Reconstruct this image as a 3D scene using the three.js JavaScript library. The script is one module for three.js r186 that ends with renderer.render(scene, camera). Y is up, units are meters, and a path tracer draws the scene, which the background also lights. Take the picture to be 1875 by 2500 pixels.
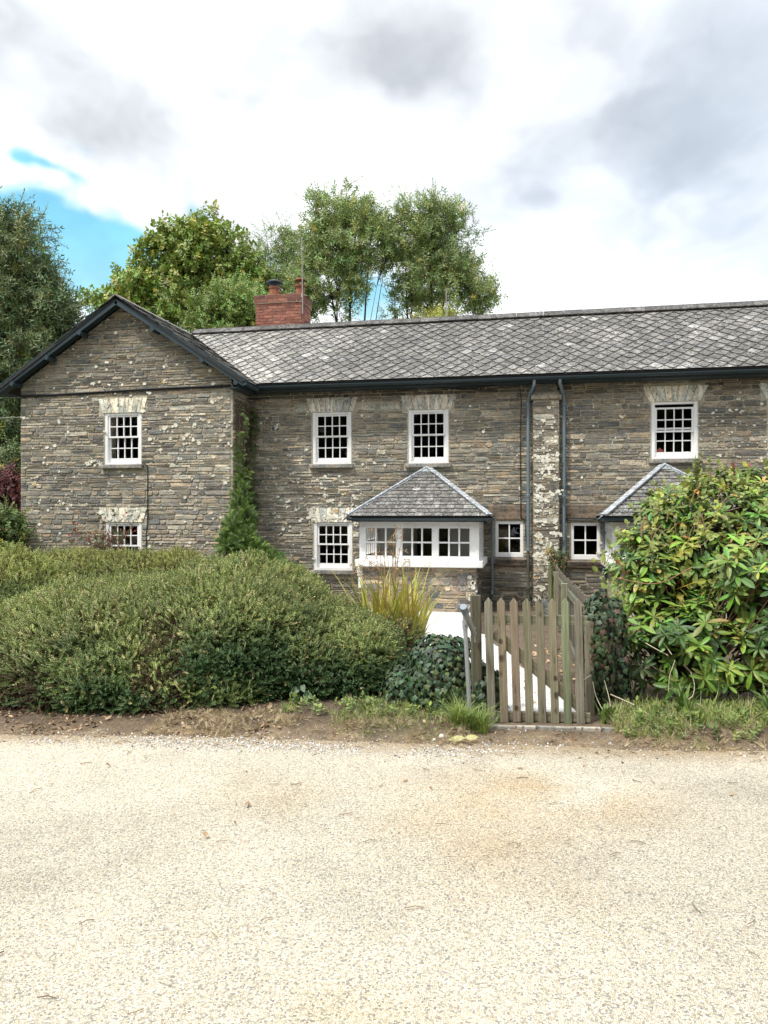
import * as THREE from 'three';

// ------------------------------------------------------------------ camera, sky, sun, exposure
const R = (d) => d * Math.PI / 180;
const scene = new THREE.Scene();
const F = 1805, CX = 937.5, HY = 1252, TURN = R(11), CAMZ = 15.5, EYE = 1.6;      // focal length and horizon in pixels of the 1875 x 2500 photograph
const camera = new THREE.PerspectiveCamera(2 * Math.atan(1250 / F) * 180 / Math.PI, 0.75, 0.05, 3000);
camera.rotation.order = 'YXZ';
camera.position.set(0, EYE, CAMZ);
camera.rotation.set(2 / F, TURN, 0);
scene.add(camera);
const renderer = new THREE.WebGLRenderer({ antialias: true });
renderer.setSize(768, 1024);
renderer.toneMapping = THREE.LinearToneMapping;
renderer.toneMappingExposure = 1.8;
renderer.shadowMap.enabled = true;
renderer.shadowMap.type = THREE.PCFSoftShadowMap;

// ------------------------------------------------------------------ random numbers and noise
function rng(seed) { let a = seed >>> 0; return () => { a = (a + 0x6D2B79F5) >>> 0; let t = a; t = Math.imul(t ^ (t >>> 15), t | 1); t ^= t + Math.imul(t ^ (t >>> 7), t | 61); return ((t ^ (t >>> 14)) >>> 0) / 4294967296; }; }
function hash(x, y, z) { let h = (Math.imul(x, 374761393) + Math.imul(y, 668265263) + Math.imul(z, 1440662683)) | 0; h = Math.imul(h ^ (h >>> 13), 1274126177); h = Math.imul(h ^ (h >>> 15), 2246822519); return ((h ^ (h >>> 16)) >>> 0) / 4294967296; }
const sm = (t) => t * t * (3 - 2 * t), mixn = (a, b, t) => a + (b - a) * t, clamp = (x, a = 0, b = 1) => Math.min(b, Math.max(a, x));
const sstep = (a, b, x) => sm(clamp((x - a) / (b - a)));
function noise3(x, y, z) {
  const ix = Math.floor(x), iy = Math.floor(y), iz = Math.floor(z), u = sm(x - ix), v = sm(y - iy), w = sm(z - iz);
  const l = (k) => mixn(mixn(hash(ix, iy, k), hash(ix + 1, iy, k), u), mixn(hash(ix, iy + 1, k), hash(ix + 1, iy + 1, k), u), v);
  return mixn(l(iz), l(iz + 1), w);
}
function fbm3(x, y, z, o) { let s = 0, a = 0.5, n = 0; for (let i = 0; i < o; i++) { s += a * noise3(x, y, z); n += a; a *= 0.5; x = x * 2.03 + 7.1; y = y * 2.03 + 3.7; z = z * 2.03 + 1.3; } return s / n; }
function pnoise(x, y, px, py, k) {      // repeats every px, py cells
  const ix = Math.floor(x), iy = Math.floor(y), u = sm(x - ix), v = sm(y - iy), m = (a, p) => ((a % p) + p) % p;
  const x0 = m(ix, px), x1 = m(ix + 1, px), y0 = m(iy, py), y1 = m(iy + 1, py);
  return mixn(mixn(hash(x0, y0, k), hash(x1, y0, k), u), mixn(hash(x0, y1, k), hash(x1, y1, k), u), v);
}
function pfbm(u, v, fu, fv, o, k) { let s = 0, a = 0.5, n = 0; for (let i = 0; i < o; i++) { s += a * pnoise(u * fu, v * fv, fu, fv, k + i * 17); n += a; a *= 0.5; fu *= 2; fv *= 2; } return s / n; }
const V3 = (x, y, z) => new THREE.Vector3(x, y, z);

// ------------------------------------------------------------------ the sky: bright broken cloud, grey undersides, a few blue holes
const SUN = V3(-0.52, 1.15, 0.62).normalize();
const cT = Math.cos(TURN), sT = Math.sin(TURN);
const rayOf = (X, Y) => { const a = (X - CX) / F, b = (HY - Y) / F; return V3(-sT + a * cT, b, -cT - a * sT); };
{
  const W = 2048, H = 1024, data = new Float32Array(W * H * 4);
  const patches = [];
  const patch = (dir, rx, ry, rot, kind, k) => {
    const c = dir.clone().normalize(), r = V3(-c.z, 0, c.x).normalize(), u = r.clone().cross(c).normalize();
    patches.push({ c, r, u, rx, ry, ca: Math.cos(rot), sa: Math.sin(rot), kind, k });
  };
  const P = (X, Y, rx, ry, rot, kind, k) => patch(rayOf(X, Y), rx / F * 0.92, ry / F * 0.92, R(rot), kind, k);
  P(1010, 120, 330, 105, 14, 0, 1.0); P(860, 190, 230, 80, 5, 0, 0.6); P(330, 330, 430, 85, -33, 0, 0.8); P(80, 255, 170, 50, -20, 0, 0.6); P(100, 80, 260, 70, -35, 0, 0.65); P(430, 60, 160, 40, 10, 0, 0.22); P(690, 330, 130, 60, -20, 0, 0.3);
  P(1600, 490, 400, 130, -12, 2, 0.95); P(1500, 190, 260, 95, 8, 0, 0.55); P(1780, 280, 170, 150, 0, 2, 0.8); P(1290, 420, 180, 80, 0, 0, 0.4); P(1760, 650, 240, 55, 0, 2, 0.6); P(1560, 330, 200, 50, -20, 0, 0.3); P(1300, 640, 160, 40, 0, 2, 0.2); P(1850, 60, 160, 60, 10, 2, 0.4);
  P(215, 665, 165, 105, -20, 1, 1.35); P(150, 560, 110, 45, -25, 1, 0.9); P(320, 590, 60, 40, -40, 1, 0.8); P(70, 378, 34, 9, -18, 1, 0.5); P(155, 428, 52, 14, -18, 1, 0.66); P(20, 505, 50, 18, 0, 1, 0.5); P(488, 515, 26, 36, 60, 1, 0.7); P(935, 745, 66, 72, 0, 1, 1.1); P(870, 720, 30, 50, 0, 1, 0.6); P(660, 625, 60, 40, 0, 1, 0.4);
  const rd = rng(77);
  for (let i = 0; i < 46; i++) {      // the same broken cloud all round
    const az = rd() * 6.283, el = R(6 + 62 * rd() * rd() + 6), d = V3(Math.cos(az) * Math.cos(el), Math.sin(el), Math.sin(az) * Math.cos(el));
    const f = d.clone().applyAxisAngle(V3(0, 1, 0), -TURN);
    if (f.z < -0.55) continue;
    patch(d, 0.10 + 0.22 * rd(), 0.05 + 0.08 * rd(), R(-25 + 50 * rd()), rd() < 0.25 ? 1 : rd() < 0.5 ? 2 : 0, 0.4 + 0.6 * rd());
  }
  const white = [1.06, 1.08, 1.11], grey = [0.315, 0.333, 0.36], pale = [0.385, 0.435, 0.505], blue = [0.155, 0.4, 0.56];
  for (let j = 0; j < H; j++) {
    const el = ((j + 0.5) / H - 0.5) * Math.PI, y = Math.sin(el), ce = Math.cos(el);
    for (let i = 0; i < W; i++) {
      const az = ((i + 0.5) / W - 0.5) * 2 * Math.PI, x = Math.cos(az) * ce, z = Math.sin(az) * ce, o = (j * W + i) * 4;
      let r, g, b;
      if (y < -0.03) { r = 0.25; g = 0.25; b = 0.22; }
      else {
        const w1 = fbm3(x * 5, y * 8, z * 5, 5) - 0.5, w2 = fbm3(x * 5 + 40, y * 8, z * 5 + 9, 5) - 0.5, w3 = fbm3(x * 16 + 3, y * 24, z * 16, 4) - 0.5;
        const tx = x * 4.2 + 1.6 * w1, ty = y * 6.5 + 1.6 * w2, tz = z * 4.2 + 1.2 * w1, T = sstep(0.28, 0.72, fbm3(tx + 11, ty, tz, 6));
        let gr = 0, pl = 0, bl = 0;
        for (const p of patches) {
          const q = x * p.c.x + y * p.c.y + z * p.c.z;
          if (q < 0.55) continue;
          let e = (x * p.r.x + z * p.r.z) / q + w1 * 0.09 + w3 * 0.03, f = (x * p.u.x + y * p.u.y + z * p.u.z) / q + w2 * 0.07 + w3 * 0.03;
          const s = (e * p.ca + f * p.sa) / p.rx, t = (f * p.ca - e * p.sa) / p.ry, m = Math.exp(-(s * s + t * t) * 0.55) * p.k;
          if (p.kind === 1) bl += m; else if (p.kind === 2) pl += m; else gr += m;
        }
        bl = bl > 0.03 ? sstep(0.2, 1.08, bl * 0.95 + w3 * 1.2 + w1 * 0.4 + 0.7 * (fbm3(x * 38, y * 60, z * 38, 3) - 0.5)) : 0; const base = 0.1 * T * T * sstep(0.0, 0.5, y);
gr = clamp(1.02 * Math.pow(gr * (0.45 + 0.7 * T) * (1 + 0.5 * w3) * 0.62 + base, 0.62), 0, 0.98); pl = clamp(1.0 * Math.pow(pl * (0.3 + 0.85 * T) * (1 + 0.5 * w3) * 0.62 + 0.4 * base, 0.62), 0, 0.98);
        const sun = x * SUN.x + y * SUN.y + z * SUN.z, glow = 1 + 1.3 * Math.exp(-(1 - sun) / 0.03) + 0.25 * Math.exp(-(1 - sun) / 0.2);
        const c = [0, 1, 2].map((k) => mixn(white[k] * Math.pow(pale[k] / white[k], pl) * Math.pow(grey[k] / white[k], gr * (1 - 0.6 * pl)) * glow, mixn(blue[k], [0.3, 0.52, 0.6][k], sstep(0.36, 0.2, y)) * (1 + 0.7 * w3), bl));
        [r, g, b] = c;
      }
      data[o] = r; data[o + 1] = g; data[o + 2] = b; data[o + 3] = 1;
    }
  }
  const t = new THREE.DataTexture(data, W, H, THREE.RGBAFormat, THREE.FloatType);
  t.mapping = THREE.EquirectangularReflectionMapping; t.magFilter = THREE.LinearFilter; t.minFilter = THREE.LinearFilter; t.needsUpdate = true;
  scene.background = t; scene.environment = t;
}
const sun = new THREE.DirectionalLight(new THREE.Color().setRGB(1, 0.955, 0.88), 2.1);
sun.position.copy(SUN).multiplyScalar(60); sun.target.position.set(-2, 0, 4);
sun.castShadow = true; sun.shadow.radius = 12; sun.shadow.mapSize.set(4096, 4096);
Object.assign(sun.shadow.camera, { left: -30, right: 30, top: 30, bottom: -30, near: 1, far: 140 });
scene.add(sun, sun.target);

// ------------------------------------------------------------------ geometry collector
class MB {
  constructor() { this.p = []; this.u = []; this.c = []; this.n = []; this.col = [1, 1, 1]; this.su = 1; this.ou = 0; this.ov = 0; }
  v(a, uv, n) { this.p.push(a[0], a[1], a[2]); this.u.push(uv[0], uv[1]); this.c.push(this.col[0], this.col[1], this.col[2]); this.n.push(n[0], n[1], n[2]); }
  tri(a, b, c, ua, ub, uc, na, nb, nc) {
    const e = [b[0] - a[0], b[1] - a[1], b[2] - a[2]], f = [c[0] - a[0], c[1] - a[1], c[2] - a[2]];
    let n = [e[1] * f[2] - e[2] * f[1], e[2] * f[0] - e[0] * f[2], e[0] * f[1] - e[1] * f[0]];
    const l = Math.hypot(...n) || 1; n = n.map((k) => k / l);
    if (!ua) {
      const ax = Math.abs(n[0]), ay = Math.abs(n[1]), az = Math.abs(n[2]);
      const m = ax > ay && ax > az ? (q) => [q[2], q[1]] : ay > az ? (q) => [q[0], q[2]] : (q) => [q[0], q[1]];
      [ua, ub, uc] = [a, b, c].map((q) => { const w = m(q); return [w[0] * this.su + this.ou, w[1] * this.su + this.ov]; });
    }
    this.v(a, ua, na || n); this.v(b, ub, nb || n); this.v(c, uc, nc || n);
  }
  quad(a, b, c, d, U) { if (U) { this.tri(a, b, c, U[0], U[1], U[2]); this.tri(a, c, d, U[0], U[2], U[3]); } else { this.tri(a, b, c); this.tri(a, c, d); } }
  // a box between two corners
  box(x0, y0, z0, x1, y1, z1) {
    const A = [x0, y0, z0], B = [x1, y0, z0], C = [x1, y1, z0], D = [x0, y1, z0], E = [x0, y0, z1], G = [x1, y0, z1], H = [x1, y1, z1], I = [x0, y1, z1];
    this.quad(E, G, H, I); this.quad(B, A, D, C); this.quad(A, E, I, D); this.quad(G, B, C, H); this.quad(I, H, C, D); this.quad(A, B, G, E); return this;
  }
  // a bar from a to b, w wide across, h thick, chamfer k; u runs along the bar
  bar(a, b, w, h, up = [0, 1, 0], k = 0) {
    const A = V3(...a), B = V3(...b), d = B.clone().sub(A), L = d.length(); d.normalize();
    let s = V3(...up).cross(d); if (s.length() < 1e-4) s = V3(1, 0, 0).cross(d); s.normalize(); const t = d.clone().cross(s);
    const o = k ? [[-w / 2 + k, -h / 2], [w / 2 - k, -h / 2], [w / 2, -h / 2 + k], [w / 2, h / 2 - k], [w / 2 - k, h / 2], [-w / 2 + k, h / 2], [-w / 2, h / 2 - k], [-w / 2, -h / 2 + k]] : [[-w / 2, -h / 2], [w / 2, -h / 2], [w / 2, h / 2], [-w / 2, h / 2]];
    const at = (P, q) => [P.x + s.x * q[0] + t.x * q[1], P.y + s.y * q[0] + t.y * q[1], P.z + s.z * q[0] + t.z * q[1]], n = o.length;
    let acc = 0;
    for (let i = 0; i < n; i++) {
      const q = o[i], r = o[(i + 1) % n], l = Math.hypot(q[0] - r[0], q[1] - r[1]), f = this.su;
      this.quad(at(A, q), at(A, r), at(B, r), at(B, q), [[this.ou, (this.ov + acc) * f], [this.ou, (this.ov + acc + l) * f], [this.ou + L * f, (this.ov + acc + l) * f], [this.ou + L * f, (this.ov + acc) * f]]); acc += l;
    }
    for (let i = 1; i < n - 1; i++) { this.tri(at(A, o[0]), at(A, o[i + 1]), at(A, o[i])); this.tri(at(B, o[0]), at(B, o[i]), at(B, o[i + 1])); }
    return this;
  }
  // a convex outline in a plane (T maps u, v, height to space), raised from h0 to h1
  slab(poly, T, h0, h1, U) {
    const n = poly.length, f1 = typeof h1 === 'function' ? h1 : () => h1, f0 = typeof h0 === 'function' ? h0 : () => h0;
    const top = poly.map((q) => T(q[0], q[1], f1(q[0], q[1]))), bot = poly.map((q) => T(q[0], q[1], f0(q[0], q[1])));
    const uv = poly.map((q) => U ? U(q[0], q[1]) : [q[0] * this.su + this.ou, q[1] * this.su + this.ov]);
    for (let i = 1; i < n - 1; i++) this.tri(top[0], top[i], top[i + 1], uv[0], uv[i], uv[i + 1]);
    const keep = this.col; if (this.edge) this.col = keep.map((c) => c * this.edge);  // edge darkens the side faces: shadow lines put into the colour
    for (let i = 0; i < n; i++) { const j = (i + 1) % n; this.quad(bot[i], bot[j], top[j], top[i], [uv[i], uv[j], uv[j], uv[i]]); }
    this.col = keep; return this;
  }
  tube(pts, rad, seg = 6, cap = true) {
    const P = pts.map((q) => V3(...q)), n = P.length, r = (i) => typeof rad === 'function' ? rad(i / (n - 1)) : Array.isArray(rad) ? rad[i] : rad;
    let s = null, prev = null, len = 0;
    for (let i = 0; i < n; i++) {
      const d = P[Math.min(i + 1, n - 1)].clone().sub(P[Math.max(i - 1, 0)]).normalize();
      if (!s) { s = (Math.abs(d.y) < 0.9 ? V3(0, 1, 0) : V3(1, 0, 0)).cross(d).normalize(); } else { s.sub(d.clone().multiplyScalar(s.dot(d))).normalize(); }
      const t = d.clone().cross(s), ring = [];
      if (i) len += P[i].distanceTo(P[i - 1]);
      for (let k = 0; k <= seg; k++) { const a = k / seg * 6.28319, c = Math.cos(a), q = Math.sin(a), nn = [s.x * c + t.x * q, s.y * c + t.y * q, s.z * c + t.z * q]; ring.push({ p: [P[i].x + nn[0] * r(i), P[i].y + nn[1] * r(i), P[i].z + nn[2] * r(i)], n: nn, uv: [len, k / seg * 6.28 * r(i)] }); }
      if (prev) for (let k = 0; k < seg; k++) { const a = prev[k], b = prev[k + 1], c = ring[k + 1], e = ring[k]; this.tri(a.p, b.p, c.p, a.uv, b.uv, c.uv, a.n, b.n, c.n); this.tri(a.p, c.p, e.p, a.uv, c.uv, e.uv, a.n, c.n, e.n); }
      if (cap && (i === 0 || i === n - 1)) for (let k = 0; k < seg; k++) { const a = ring[k].p, b = ring[k + 1].p, m = [P[i].x, P[i].y, P[i].z]; if (i) this.tri(m, a, b); else this.tri(m, b, a); }
      prev = ring;
    }
    return this;
  }
  lathe(prof, c, seg = 14) {      // prof: [radius, height]
    for (let i = 0; i < prof.length - 1; i++) for (let k = 0; k < seg; k++) {
      const a = k / seg * 6.28319, b = (k + 1) / seg * 6.28319, q = (r, h, t) => [c[0] + r * Math.cos(t), c[1] + h, c[2] - r * Math.sin(t)];
      this.quad(q(prof[i][0], prof[i][1], a), q(prof[i][0], prof[i][1], b), q(prof[i + 1][0], prof[i + 1][1], b), q(prof[i + 1][0], prof[i + 1][1], a), [[a, prof[i][1]], [b, prof[i][1]], [b, prof[i + 1][1]], [a, prof[i + 1][1]]]);
    }
    return this;
  }
  geo() {
    const g = new THREE.BufferGeometry();
    g.setAttribute('position', new THREE.Float32BufferAttribute(this.p, 3)); g.setAttribute('normal', new THREE.Float32BufferAttribute(this.n, 3));
    g.setAttribute('uv', new THREE.Float32BufferAttribute(this.u, 2)); g.setAttribute('color', new THREE.Float32BufferAttribute(this.c, 3));
    return g;
  }
}

// ------------------------------------------------------------------ naming, placing
const used = new Map(), origin = new Map();
function numbered(n) { const k = used.get(n) ?? 0; used.set(n, k + 1); return k ? n + '_' + String(k).padStart(3, '0') : n; }
function tag(o, label, category, group) { o.userData = { label, category }; if (group) o.userData.group = group; return o; }
function thing(name, label, category, at, group) { const o = new THREE.Group(); o.name = numbered(name); o.position.set(...at); scene.add(o); origin.set(o, at); return tag(o, label, category, group); }
function section(name, parent, at) { const o = new THREE.Group(), w = origin.get(parent); o.name = name; o.position.set(at[0] - w[0], at[1] - w[1], at[2] - w[2]); parent.add(o); origin.set(o, at); return o; }
function put(name, mb, mat, parent) {      // shapes are collected in metres of the place
  const m = new THREE.Mesh(mb.isBufferGeometry ? mb : mb.geo(), mat); m.name = parent ? name : numbered(name); m.castShadow = m.receiveShadow = true;
  if (parent) { const w = origin.get(parent); m.position.set(-w[0], -w[1], -w[2]); parent.add(m); } else scene.add(m);
  origin.set(m, [0, 0, 0]); return m;
}
const stuff = (o) => { o.userData.kind = 'stuff'; return o; };
const structure = (name, mb, mat) => { const m = put(name, mb, mat); m.userData.kind = 'structure'; return m; };
const I4 = new THREE.Matrix4(), qy = V3(0, 1, 0);
// list: { p, d (where the copy's y axis points), roll, s, c }
function scatter(name, geo, mat, list, parent) {
  const m = new THREE.InstancedMesh(geo, mat, list.length), q = new THREE.Quaternion(), r = new THREE.Quaternion(), c = new THREE.Color();
  list.forEach((e, i) => {
    q.setFromUnitVectors(qy, e.d); r.setFromAxisAngle(qy, e.roll ?? 0); q.multiply(r);
    m.setMatrixAt(i, I4.compose(e.p, q, V3(e.s, e.s * (e.l ?? 1), e.s)));
    if (e.c) m.setColorAt(i, c.setRGB(...e.c));
  });
  m.name = parent ? name : numbered(name); m.castShadow = m.receiveShadow = true; m.userData.kind = 'stuff';
  if (parent) { const w = origin.get(parent); m.position.set(-w[0], -w[1], -w[2]); parent.add(m); } else scene.add(m);
  return m;
}
const cp = (X, d, Y) => { const r = rayOf(X, Y); return [r.x * d, EYE + r.y * d, CAMZ + r.z * d]; };      // the point d metres ahead seen there

// ------------------------------------------------------------------ materials
function tex(w, h, fn, srgb = true) {
  const d = new Uint8Array(w * h * 4);
  for (let j = 0; j < h; j++) for (let i = 0; i < w; i++) { const c = fn((i + 0.5) / w, (j + 0.5) / h), o = (j * w + i) * 4; d[o] = clamp(c[0], 0, 255); d[o + 1] = clamp(c[1], 0, 255); d[o + 2] = clamp(c[2], 0, 255); d[o + 3] = 255; }
  const t = new THREE.DataTexture(d, w, h); t.wrapS = t.wrapT = THREE.RepeatWrapping; t.magFilter = THREE.LinearFilter; t.minFilter = THREE.LinearMipmapLinearFilter; t.generateMipmaps = true;
  if (srgb) t.colorSpace = THREE.SRGBColorSpace; t.needsUpdate = true; return t;
}
const rep = (t, x, y) => { const c = t.clone(); c.repeat.set(x, y); c.needsUpdate = true; return c; };
const grey = (k) => [k, k, k];
const mat = (o) => { const c = o.rgb; delete o.rgb; const m = o.transmission !== undefined || o.clearcoat !== undefined || o.sheen !== undefined ? new THREE.MeshPhysicalMaterial(o) : new THREE.MeshStandardMaterial(o); if (c) m.color.setRGB(...c); return m; };
// riven stone: horizontal bedding, fine pits
const stoneH = (u, v) => 0.55 * pfbm(u, v, 4, 40, 4, 3) + 0.45 * pfbm(u, v, 40, 60, 3, 9);
const stoneMap = tex(1024, 1024, (u, v) => { const h = stoneH(u, v), t = pfbm(u, v, 5, 8, 4, 31), w = pfbm(u, v, 50, 70, 2, 77), k = 168 + 95 * (h - 0.5) * 2 * 0.8 + 50 * (t - 0.5) - 60 * sstep(0.66, 0.85, w); return [k + 26 * (t - 0.5), k, k - 22 * (t - 0.5)]; });
const stoneBump = tex(1024, 1024, (u, v) => grey(255 * stoneH(u, v)), false);
const M = {};
M.stone = mat({ map: rep(stoneMap, 1.1, 1.1), bumpMap: rep(stoneBump, 1.1, 1.1), bumpScale: 0.009, vertexColors: true, roughness: 0.92 });
const mortarMap = tex(512, 512, (u, v) => { const a = pfbm(u, v, 6, 6, 4, 5), b = pfbm(u, v, 70, 70, 3, 8), k = 174 + 60 * (a - 0.5) + 70 * (b - 0.5); return [k + 4, k - 3, k - 22]; });
M.mortar = mat({ map: mortarMap, bumpMap: mortarMap, bumpScale: 0.01, roughness: 1 });
M.lichen = mat({ map: rep(mortarMap, 4, 4), vertexColors: true, roughness: 1, color: 0xffffff });
M.lichen.map = tex(256, 256, (u, v) => { const b = pfbm(u, v, 24, 24, 3, 8), k = 222 + 60 * (b - 0.5); return [k + 3, k + 1, k - 8]; });
const slateH = (u, v) => 0.6 * pfbm(u, v, 7, 7, 5, 12) + 0.4 * pfbm(u, v, 60, 40, 3, 14);
const slateMap = tex(1024, 1024, (u, v) => {
  const l = pfbm(u, v, 12, 7, 5, 41), f = pfbm(u, v, 60, 60, 3, 43), d = pfbm(u, v, 30, 30, 3, 47), s = pfbm(u, v, 90, 90, 2, 49);
  let k = 152 + 60 * (f - 0.5) + 42 * sstep(0.46, 0.7, l + 0.35 * (f - 0.5)); k -= 40 * sstep(0.58, 0.72, d); k += 90 * sstep(0.68, 0.76, s); return [k, k - 1, k - 5];
});
const slateBump = tex(512, 512, (u, v) => grey(255 * slateH(u, v)), false);
M.slate = mat({ map: rep(slateMap, 0.62, 0.62), bumpMap: rep(slateBump, 1.2, 1.2), bumpScale: 0.006, vertexColors: true, roughness: 0.8 });
M.roofDeck = mat({ rgb: [0.035, 0.033, 0.03], roughness: 1 });
const paintMap = tex(512, 512, (u, v) => { const a = pfbm(u, v, 5, 9, 4, 21), b = pfbm(u, v, 40, 80, 3, 22), k = 243 - 16 * sstep(0.55, 0.8, a) - 16 * sstep(0.66, 0.85, b); return [k, k - 0.5, k - 3]; });
M.white = mat({ map: paintMap, roughness: 0.5 });
M.plaster = mat({ rgb: [0.55, 0.55, 0.56], roughness: 0.95 });
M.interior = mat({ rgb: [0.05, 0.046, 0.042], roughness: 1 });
M.darkPaint = mat({ rgb: [0.026, 0.046, 0.056], roughness: 0.42, bumpMap: slateBump, bumpScale: 0.003 });
M.pipe = mat({ rgb: [0.15, 0.2, 0.23], roughness: 0.45 });
M.pipeOld = mat({ map: rep(stoneMap, 2, 2), color: new THREE.Color().setRGB(0.2, 0.21, 0.16), roughness: 0.7 });
M.rubber = mat({ rgb: [0.012, 0.013, 0.015], roughness: 0.6 });
M.sandstone = mat({ map: rep(stoneMap, 0.8, 0.35), bumpMap: rep(stoneBump, 0.8, 0.8), bumpScale: 0.008, vertexColors: true, roughness: 0.95 });
M.lead = mat({ map: rep(slateMap, 1.4, 0.8), color: new THREE.Color().setRGB(0.95, 1.02, 1.12), roughness: 0.55 });
M.glass = mat({ color: 0xffffff, transmission: 1, thickness: 0, roughness: 0.015, ior: 1.5 });
M.brick = mat({ map: rep(stoneMap, 2.5, 2.5), bumpMap: rep(stoneBump, 2.5, 2.5), bumpScale: 0.006, vertexColors: true, roughness: 0.9 });
M.terracotta = mat({ map: rep(stoneMap, 1, 1), color: new THREE.Color().setRGB(0.55, 0.2, 0.11), roughness: 0.8 });
M.cowl = mat({ rgb: [0.03, 0.045, 0.06], roughness: 0.4, metalness: 0.5 });
M.pole = mat({ rgb: [0.3, 0.29, 0.25], roughness: 0.6, metalness: 0.3 });
const woodH = (u, v) => 0.62 * pfbm(u, v + 0.03 * pfbm(u, v, 4, 3, 2, 61), 3, 44, 4, 62) + 0.38 * pfbm(u, v, 14, 110, 2, 64);
const woodMap = tex(1024, 512, (u, v) => { const h = woodH(u, v), g = pfbm(u, v, 3, 5, 4, 66), kn = sstep(0.8, 0.9, pfbm(u, v, 9, 5, 2, 69)), k = 172 + 120 * (h - 0.5) + 40 * (g - 0.5) - 80 * kn; return [k + 3, k, k - 10]; });
const woodBump = tex(1024, 512, (u, v) => grey(255 * woodH(u, v)), false);
M.wood = mat({ map: rep(woodMap, 0.9, 2.6), bumpMap: rep(woodBump, 0.9, 2.6), bumpScale: 0.004, vertexColors: true, roughness: 0.85 });
M.galv = mat({ map: paintMap, color: new THREE.Color().setRGB(0.36, 0.375, 0.39), roughness: 0.55, metalness: 0.35 });
M.bark = mat({ map: rep(woodMap, 1, 1), bumpMap: rep(woodBump, 1, 1), bumpScale: 0.03, vertexColors: true, roughness: 1 });
const leafMat = (rough, trans = 0.35) => mat({ color: 0xffffff, roughness: rough, transmission: trans, thickness: 0, side: THREE.DoubleSide, vertexColors: true });
M.leaf = leafMat(0.6, 0.27); M.gloss = leafMat(0.5, 0.16); M.ivy = leafMat(0.55, 0.1); M.blade = leafMat(0.55, 0.4); M.dry = mat({ vertexColors: true, roughness: 0.95, side: THREE.DoubleSide });
// dressed road: chips of buff, cream and grey stone pressed in a pale binder
const chipTex = (N, cells, pal, gap, k) => {
  const rd = rng(k), cx = new Float32Array(cells * cells), cy = cx.slice(), cc = [], ch = cx.slice();
  for (let i = 0; i < cells * cells; i++) { cx[i] = rd(); cy[i] = rd(); let t = rd(), c = pal[0]; for (const p of pal) { if (t < p[3]) { c = p; break; } t -= p[3]; } const s = 0.93 + 0.14 * rd(); cc.push([c[0] * s, c[1] * s, c[2] * s]); ch[i] = 0.35 + 0.65 * rd(); }
  const col = new Uint8Array(N * N * 4), bmp = col.slice();
  for (let j = 0; j < N; j++) for (let i = 0; i < N; i++) {
    const x = (i + 0.5) / N * cells, y = (j + 0.5) / N * cells, ix = Math.floor(x), iy = Math.floor(y); let d1 = 9, d2 = 9, b = 0;
    for (let q = -1; q <= 1; q++) for (let p = -1; p <= 1; p++) { const gx = (ix + p + cells) % cells, gy = (iy + q + cells) % cells, id = gy * cells + gx, dx = ix + p + cx[id] - x, dy = iy + q + cy[id] - y, d = dx * dx + dy * dy; if (d < d1) { d2 = d1; d1 = d; b = id; } else if (d < d2) d2 = d; }
    const e = Math.sqrt(d2) - Math.sqrt(d1), m = sstep(0.02, 0.2, e), o = (j * N + i) * 4, h = m * ch[b];
    for (let c = 0; c < 3; c++) { col[o + c] = clamp(mixn(gap[c], cc[b][c], 0.25 + 0.75 * m), 0, 255); bmp[o + c] = 255 * h; }
    col[o + 3] = bmp[o + 3] = 255;
  }
  return [col, bmp].map((d, n) => { const t = new THREE.DataTexture(d, N, N); t.wrapS = t.wrapT = THREE.RepeatWrapping; t.magFilter = THREE.LinearFilter; t.minFilter = THREE.LinearMipmapLinearFilter; t.generateMipmaps = true; if (!n) t.colorSpace = THREE.SRGBColorSpace; t.needsUpdate = true; return t; });
};
const [roadMap, roadBump] = chipTex(1536, 215, [[216, 208, 190, 0.42], [201, 192, 173, 0.26], [228, 222, 209, 0.12], [172, 166, 154, 0.1], [148, 148, 146, 0.07], [138, 134, 127, 0.02]], [150, 138, 116], 5);
M.road = mat({ map: roadMap, bumpMap: roadBump, bumpScale: 0.005, vertexColors: true, roughness: 0.95 });
const [pathMap, pathBump] = chipTex(1024, 90, [[240, 240, 238, 0.62], [226, 224, 220, 0.28], [186, 182, 176, 0.07], [140, 132, 124, 0.03]], [196, 192, 186], 6);
M.path = mat({ map: pathMap, bumpMap: pathBump, bumpScale: 0.004, roughness: 0.95, vertexColors: true });
const soilH = (u, v) => 0.5 * pfbm(u, v, 10, 10, 5, 91) + 0.5 * pfbm(u, v, 64, 64, 3, 95);
const soilMap = tex(1024, 1024, (u, v) => { const h = soilH(u, v), s = sstep(0.7, 0.8, pfbm(u, v, 110, 110, 2, 97)), k = 175 + 150 * (h - 0.5) + 50 * s; return [k + 5, k, k - 8]; });
const soilBump = tex(1024, 1024, (u, v) => grey(255 * soilH(u, v)), false);
M.soil = mat({ map: soilMap, bumpMap: soilBump, bumpScale: 0.02, vertexColors: true, roughness: 1 });

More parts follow.
